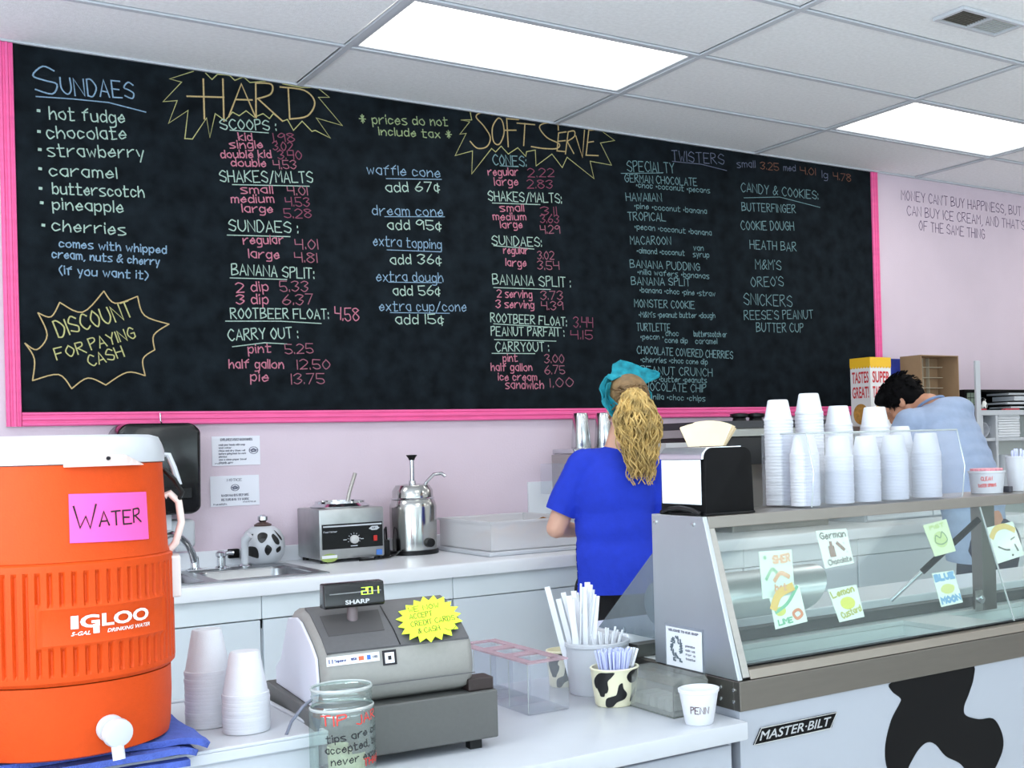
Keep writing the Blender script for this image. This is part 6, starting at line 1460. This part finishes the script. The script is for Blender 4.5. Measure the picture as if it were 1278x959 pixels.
# side handle
ah = acm + math.radians(88); rH = Matrix.Rotation(ah, 4, 'Z'); M_hn = mat('handle_pinkwhite', (232, 212, 206), .4)
T_ = lambda v: tuple(rH @ Vector(v))
zz = lambda y: onP(215, y, Vector((CX, CY, 0)), Vector((FW.x, FW.y, 0)).normalized()).z - ZC0
hb1, hb0 = zz(697), zz(750)
MB().box(R0 * .98, R0 + .018, -.03, .03, hb0, hb1, rH).build('handle_bracket', mat('bracket_grey', (214, 208, 208), .45), CL, smooth=0, bevel=.003)
MB().tube([T_(v) for v in ((R0 * .985, 0, hb1 + .004), (R0 + .012, 0, hb1 + .02), (R0 + .022, 0, hb1 + .055), (R0 + .018, .0, hb1 + .09), (R0 + .004, 0, hb1 + .105), (R0 * .975, 0, hb1 + .1))], .006, 10).build('handle', M_hn, CL)
MB().tube([T_(v) for v in ((R0 * .97, .005, zlid + .012), (R0 + .004, .005, zlid + .012), (R0 + .012, .005, zlid - .01), (R0 + .02, .004, zlid - .04))], .005, 8).build('lid_hinge', M_white, CL)
MB().tube([T_(v) for v in ((R0 * .97, -.005, zlid - .012), (R0 + .012, -.005, zlid - .03), (R0 + .024, -.005, zlid - .052), (R0 + .016, 0, zlid - .07))], .004, 8).build('lid_cord', M_black, CL)

# ---- tip jar
jx, jy = -.9, -2.985
c_ = onY(427, 900, jy); jx = c_.x; dj = (Vector((jx, jy, 0)) - Vector((CAM.x, CAM.y, 0))).length; rj = 38 / FPX * dj
zr = onY(428, 857, jy).z - ZK
t = thing('tip_jar', 'clear glass tip jar with red and black handwriting in front of the register', 'jar', (jx, jy, ZK + .0008))
zn = zr - .03
MB().lathe([(rj * .6, 0), (rj * .97, .004), (rj, .014), (rj, zn - .016), (rj * .97, zn - .006), (rj * .9, zn), (rj * .9, zn + .008), (rj * .93, zn + .01), (rj * .9, zn + .013), (rj * .93, zn + .016), (rj * .9, zn + .02), (rj * .93, zr - .003), (rj * .9, zr)], 48, cap=False).build('glass', clear_mat('jar_glass', (228, 238, 234), .06, .1), t)
MB().lathe([(rj * .93, zr - .004), (rj * .95, zr - .001), (rj * .92, zr + .002), (rj * .88, zr)], 40, cap=False).build('rim', M_edge, t)
MB().lathe([(rj * .97, zn - .006), (rj * .985, zn - .003), (rj * .95, zn - .001)], 40, cap=False).build('shoulder_ring', M_edge, t)
ac = toward_cam(jx, jy); fj = cylf(0, 0, rj, ac, 0, lambda v: rj + .0008); m_ = MB()
zp = lambda y: onP(427, y, Vector((jx, jy, 0)) + Vector((math.cos(ac), math.sin(ac), 0)) * rj, Vector((math.cos(ac), math.sin(ac), 0))).z - ZK
k_ = dj / FPX; ux = lambda px: rj * math.asin(max(-.97, min(.97, (px - 427) / 38)))
write('TIP', fj, ux(404), zp(907), ux(432), zp(906), .017, .0022, m_); write('JAR', fj, ux(443), zp(908), ux(463), zp(905), .015, .002, m_); write('THANKS', fj, ux(450), zp(962), ux(464) + .03, zp(962), .012, .002, m_)
m_.build('red_writing', M_red, t, smooth=0, recalc=False)
m_ = MB(); write('tips are con', fj, ux(409), zp(928), ux(464) + .01, zp(921), .012, .0017, m_); write('accepted, but', fj, ux(408), zp(942), ux(464) + .01, zp(936), .012, .0017, m_); write('never expec', fj, ux(414), zp(956), ux(464) + .008, zp(952), .012, .0017, m_)
m_.build('black_writing', M_ink, t, smooth=0, recalc=False)
for k, (x, y, rz, h_) in enumerate(((0, .008, .3, .06), (.01, -.008, 1.2, .05))):
    m_ = MB(); vs = []
    for j in range(13):
        a = j / 12 * 4.4 + k; r_ = .012 + .0012 * j
        vs += [(r_ * math.cos(a), r_ * math.sin(a), 0), (r_ * math.cos(a) * 1.1, r_ * math.sin(a) * 1.1, h_)]
    m_.add(vs, [(2 * j, 2 * j + 2, 2 * j + 3, 2 * j + 1) for j in range(12)]); o = m_.build('bank_note', mat('note_green', (176, 178, 150), .8, var=.2, vscale=60), None, smooth=60)
    o.location = (jx + x, jy + y, ZK + .012); tag(o, ['taller curled greenish bank note inside the tip jar', 'shorter curled greenish bank note inside the tip jar'][k], 'bank note', 'bank notes in the tip jar')

# ---- penny cup
pc_ = onZ(873, 903, ZK); dpn = (pc_ - CAM).length; k_ = dpn / FPX
t = thing('penny_cup', 'white foam cup reading PENN by the freezer corner', 'cup', (pc_.x, pc_.y, ZK + .0005))
hc_ = 43 * k_; rt_, rb_ = 25 * k_, 17.5 * k_
MB().lathe([(0, .0), (rb_ * .95, 0), (rb_, .003), (rt_ * .95, hc_ - .008), (rt_, hc_ - .007), (rt_ * 1.01, hc_ - .001), (rt_ * .95, hc_), (rt_ * .9, hc_ - .004), (rb_ * .9, .004), (0, .004)], 36, cap=False).build('body', M_foam, t)
ac = toward_cam(pc_.x, pc_.y); fj = cylf(0, 0, (rt_ + rb_) / 2, ac, 0, lambda v: rb_ + (rt_ * .97 - rb_) * v / hc_ + .0016); m_ = MB()
write('PENN', fj, -.018, hc_ * .36, .02, hc_ * .34, .014, .0017, m_); m_.build('writing', mat('brown_ink', (84, 50, 56), .8), t, smooth=0, recalc=False)
for k in range(4):
    o = MB().lathe([(0, 0), (.0095, 0), (.0095, .0015), (0, .0015)], 18, cap=False).build('penny', mat('copper', (150, 90, 60), .35, 1.0), None)
    o.location = (pc_.x + .006 * math.cos(k * 2.3), pc_.y + .006 * math.sin(k * 2.3), ZK + .006 + k * .0018)
    tag(o, 'copper penny lying at the bottom of the foam cup', 'coin', 'pennies in the foam cup')

# ---- straw bucket, cow cups, holders
M_cowc = mat('cow_cream', (232, 226, 196), .3); M_spot = mat('spot_glaze', (20, 20, 22), .35)
COWP = [[(683, 650), (715, 605), (760, 600), (808, 600), (790, 625), (765, 650), (768, 690), (750, 715), (715, 690), (690, 690)],
    [(745, 790), (750, 745), (795, 730), (818, 720), (832, 672), (855, 660), (862, 690), (885, 722), (870, 750), (820, 765), (790, 795)],
    [(880, 630), (900, 600), (935, 578), (944, 600), (938, 655), (905, 665)], [(905, 765), (915, 725), (936, 695), (934, 730), (915, 765)]]
def cow_cup(px, py, wpx, hpx, label, y_=None):
    p = onZ(px, py, ZK) if y_ is None else onY(px, py, y_); k_ = (p - CAM).length / FPX; rt_ = wpx / 2 * k_; h_ = hpx * k_
    t = thing('cow_spot_cup', label, 'cup', (p.x, p.y, ZK + .0005), .6 if y_ is None else 2.1)
    t.rotation_euler = (0, 0, 0)
    MB().lathe([(0, 0), (rt_ * .76, 0), (rt_ * .82, .004), (rt_ * .92, h_ * .5), (rt_ * .99, h_ - .004), (rt_ * 1.02, h_ - .002), (rt_, h_), (rt_ * .93, h_), (rt_ * .76, .006), (0, .006)], 40, cap=False).build('body', M_cowc, t)
    acc = toward_cam(p.x, p.y); fc_ = cylf(0, 0, rt_ * .9, acc, 0, lambda v: rt_ * (.82 + .17 * min(1, max(0, v / h_)) ** .8) + .0006)
    for sp_ in COWP:
        q = [(rt_ * .9 * math.asin(max(-.985, min(.985, (600 + a / 4.796 - 768.5) / 29.8))), h_ * (1 - (720 + b / 4.796 - 842) / 44)) for a, b in sp_]
        q = [(u, min(h_ * .97, max(.003, v))) for u, v in q]
        m_ = MB(); patch(m_, fc_, sum(a for a, b in q) / len(q), sum(b for a, b in q) / len(q), q); m_.build('cow_spot', M_spot, t, smooth=60, recalc=False)
    for du in (2.6, 3.9, 5.1):
        m_ = MB(); patch(m_, fc_, rt_ * du, h_ * .5, [(rt_ * du + .013 * math.cos(a) * (1 + .3 * math.sin(3 * a)), h_ * .5 + .018 * math.sin(a)) for a in [k * PI / 5 for k in range(10)]]); m_.build('cow_spot', M_spot, t, smooth=60, recalc=False)
    return p, rt_, h_

p, rt_, h_ = cow_cup(768, 879, 59, 46, 'cream cup with black cow spots full of lilac straws in front of the straw bucket')
M_lil = mat('lilac_straw', (206, 212, 250), .4); M_str = mat('straw_wrapper', (238, 240, 246), .6)
SG = 'lilac spoon straws in the cow-spotted cup'
o0 = None
for k in range(58):
    a = k * 2.39996; r = .025 * math.sqrt((k + .5) / 58); x, y = r * math.cos(a), r * math.sin(a)
    L = .112 + .01 * random.random(); tx, ty = x * 1.75 + random.uniform(-.004, .004), y * 1.7 + random.uniform(-.004, .004)
    d = Vector((tx - x * .75, ty - y * .75, L)); 
    if o0 is None:
        o0 = MB().tube([(0, 0, 0), (0, 0, .06), (0, 0, .114)], [.0016, .0018, .0023], 6).build('lilac_straw', M_lil, None); o = o0
    else: o = o0.copy(); COL.objects.link(o)
    o.location = (p.x + x * .75, p.y + y * .75, ZK + .008); o.rotation_euler = d.to_track_quat('Z', 'Y').to_euler(); tag(o, 'thin lilac straw among the dense bunch in the cow-spotted cup', 'straw', SG)
for k, (dx, dy) in enumerate(((.034, -.012), (.028, -.004), (.036, .0), (.03, .008))):
    o = MB().tube([(0, 0, 0), (0, 0, .118)], .003, 6).build('wrapped_straw', M_str, None); o.location = (p.x + dx * .45, p.y + dy * .45, ZK + .008)
    o.rotation_euler = Vector((dx * 1.1, dy, .115)).to_track_quat('Z', 'Y').to_euler(); tag(o, 'white wrapped straw leaning right out of the cow-spotted cup', 'straw', 'white wrapped straws in the cow-spotted cup')
pb = onZ(746, 863, ZK); k_ = (pb - CAM).length / FPX; rb_ = 39 * k_; hb = 62 * k_
t = thing('straw_bucket', 'round white plastic bucket of straws behind the cow-spotted cup', 'bucket', (pb.x, pb.y, ZK + .0005))
MB().lathe([(0, 0), (rb_ * .86, 0), (rb_ * .88, .003), (rb_ * .97, hb - .01), (rb_ * 1.02, hb - .009), (rb_ * 1.02, hb - .001), (rb_ * .98, hb), (rb_ * .94, hb), (rb_ * .84, .005), (0, .005)], 44, cap=False).build('body', M_white, t)
def straw(px0, py0, px1, py1, Y0, lean, r, L0, label, grp, m=M_str, vis=True):
    """straw whose top stands at a photo point, foot inside the bucket"""
    top = onY(px1, py1, Y0 + lean)
    return top
pr_a = MB().box(-.0064, .0064, -.0016, .0016, 0, .2).build('wide_straw', M_str, None, smooth=0); first = True
tops = [(683, 733), (697, 748), (703, 740), (710, 744), (716, 738), (721, 740), (725, 729), (729, 733), (733, 727), (737, 730), (741, 742), (745, 744), (732, 738), (739, 736), (719, 746), (713, 748)]
pcup = onZ(704, 856, ZK)
for k, (x, y) in enumerate(tops):
    foot = Vector((pb.x - rb_ * .62 + .004 * (k % 5) + .012 * (k % 3), pb.y + .03 - .009 * (k % 4), ZK + .008)); Yt = foot.y + .01 * ((k % 3) - 1)
    tp = onY(x, y, Yt); d = tp - foot
    if first: o = pr_a; first = False
    else: o = pr_a.copy(); COL.objects.link(o)
    o.location = foot; o.scale = (1, 1, d.length / .2); o.rotation_euler = (d.to_track_quat('Z', 'Y') @ Matrix.Rotation(.63, 4, 'Z').to_quaternion()).to_euler()
    tag(o, 'wide white wrapped straw ' + ORD[sorted(t_[0] for t_ in tops).index(x)] + ' from the left in the bucket', 'straw', 'tall white wrapped straws in the bucket')
s2 = MB().tube([(0, 0, 0), (0, 0, .1)], .0027, 6).build('short_straw', M_str, None)
for k in range(22):
    x = 738 + 63 * (k / 21); y = 787 + 5 * math.sin(k * 1.7) + (0 if k > 3 else 6) + (3 if k > 17 else 0)
    foot = Vector((pb.x + .01 + .0012 * k, pb.y - .012 + .011 * (k % 3), ZK + .008)); tp = onY(x, y, foot.y - .004 + .01 * (k % 2)); d = tp - foot
    o = s2 if k == 0 else s2.copy()
    if k: COL.objects.link(o)
    o.location = foot; o.scale = (1, 1, d.length / .1); o.rotation_euler = d.to_track_quat('Z', 'Y').to_euler()
    tag(o, 'thin white straw ' + ORD[k] + ' from the left among those over the right rim of the bucket', 'straw', 'short white straws in the bucket')
# cow cup behind left
p, r2_, h2_ = cow_cup(703, 856, 40, 44, 'cream cow-spotted cup standing behind the clear divided holder')
# clear divided holder
HX0, HX1, HY0, HY1 = -.36, -.245, -2.62, -2.42
c = [onZ(x, y, ZK) for x, y in ((694, 884), (712, 868), (616, 858))]
A = onZ(708, 886, ZK); B = onZ(618, 856, ZK)
zh = onY(700, 822, A.y).z
t = thing('clear_holder', 'empty clear acrylic divided holder with a pinkish top left of the straw bucket', 'holder', (A.x - .045, (A.y + B.y) / 2, ZK))
yw = (B.y - A.y) / 2; xw = .05; hh = zh - ZK
MB().box(-xw, xw, -yw, yw, .0005, .005).build('base', M_acryl, t, smooth=40, bevel=.0015)
m_ = MB(); ring_n = 16
for k in range(3):
    pass
xx = [-xw, xw]; 
m_.box(-xw, -.03, -yw, yw, hh - .004, hh); m_.box(.03, xw, -yw, yw, hh - .004, hh)
ys = [-yw, -yw + .02, -yw * .42, -yw * .2, yw * .2, yw * .42, yw - .02, yw]
for a_, b_ in ((0, 1), (2, 3), (4, 5), (6, 7)): m_.box(-.03, .03, ys[a_], ys[b_], hh - .004, hh)
m_.build('top_plate', clear_mat('pink_acrylic', (236, 214, 220), .3, .1, .06, milk=(230, 206, 214)), t, smooth=0)
for k in range(5):
    y = -yw + 2 * yw * k / 4; MB().box(-xw, xw, y - .001 + (.001 if k == 0 else -.001 if k == 4 else 0), y + .001 + (.001 if k == 0 else -.001 if k == 4 else 0), .0055, hh - .0045).build('divider', M_acryl, t, smooth=0)
    MB().tube([(-xw, y, .006), (-xw, y, hh - .005)], .0011, 6).build('divider_edge', M_edge, t)
# grey plastic tray beside the freezer
t = thing('clear_bin', 'low grey clear plastic bin beside the penny cup, against the freezer', 'bin', (-.165, -2.86, ZK))
m_ = MB(); w_, d_, h_ = .045, .1, .068
for q in ((-w_, w_, -d_, -d_ + .003), (-w_, w_, d_ - .003, d_), (-w_, -w_ + .003, -d_ + .003, d_ - .003), (w_ - .003, w_, -d_ + .003, d_ - .003)): m_.box(*q, .001, h_)
m_.box(-w_, w_, -d_, d_, .0005, .004); m_.build('walls', clear_mat('smoke_acrylic', (232, 234, 232), .26, .04, .1, milk=(206, 208, 206)), t, smooth=0)
MB().prism([(-w_ - .002, h_ + .001), (-w_ + .02, h_ + .014), (w_ - .01, h_ + .014), (w_ + .002, h_ + .001)], -d_ - .002, d_ + .002, 'y').build('hinged_lid', clear_mat('smoke_lid', (222, 224, 222), .25, .06, .1, milk=(190, 192, 188)), t, smooth=0)
for k in range(5):
    o = MB().box(-.03, .03, -.08 + k * .03, -.06 + k * .03, .006, .03).build('wrapped_spoon', mat('wrapper_grey', (196, 198, 196), .4), None, smooth=0, bevel=.003)
    o.location = (-.165, -2.845, ZK); tag(o, 'dull wrapped packet lying inside the low clear plastic bin', 'packet', 'packets in the clear bin')
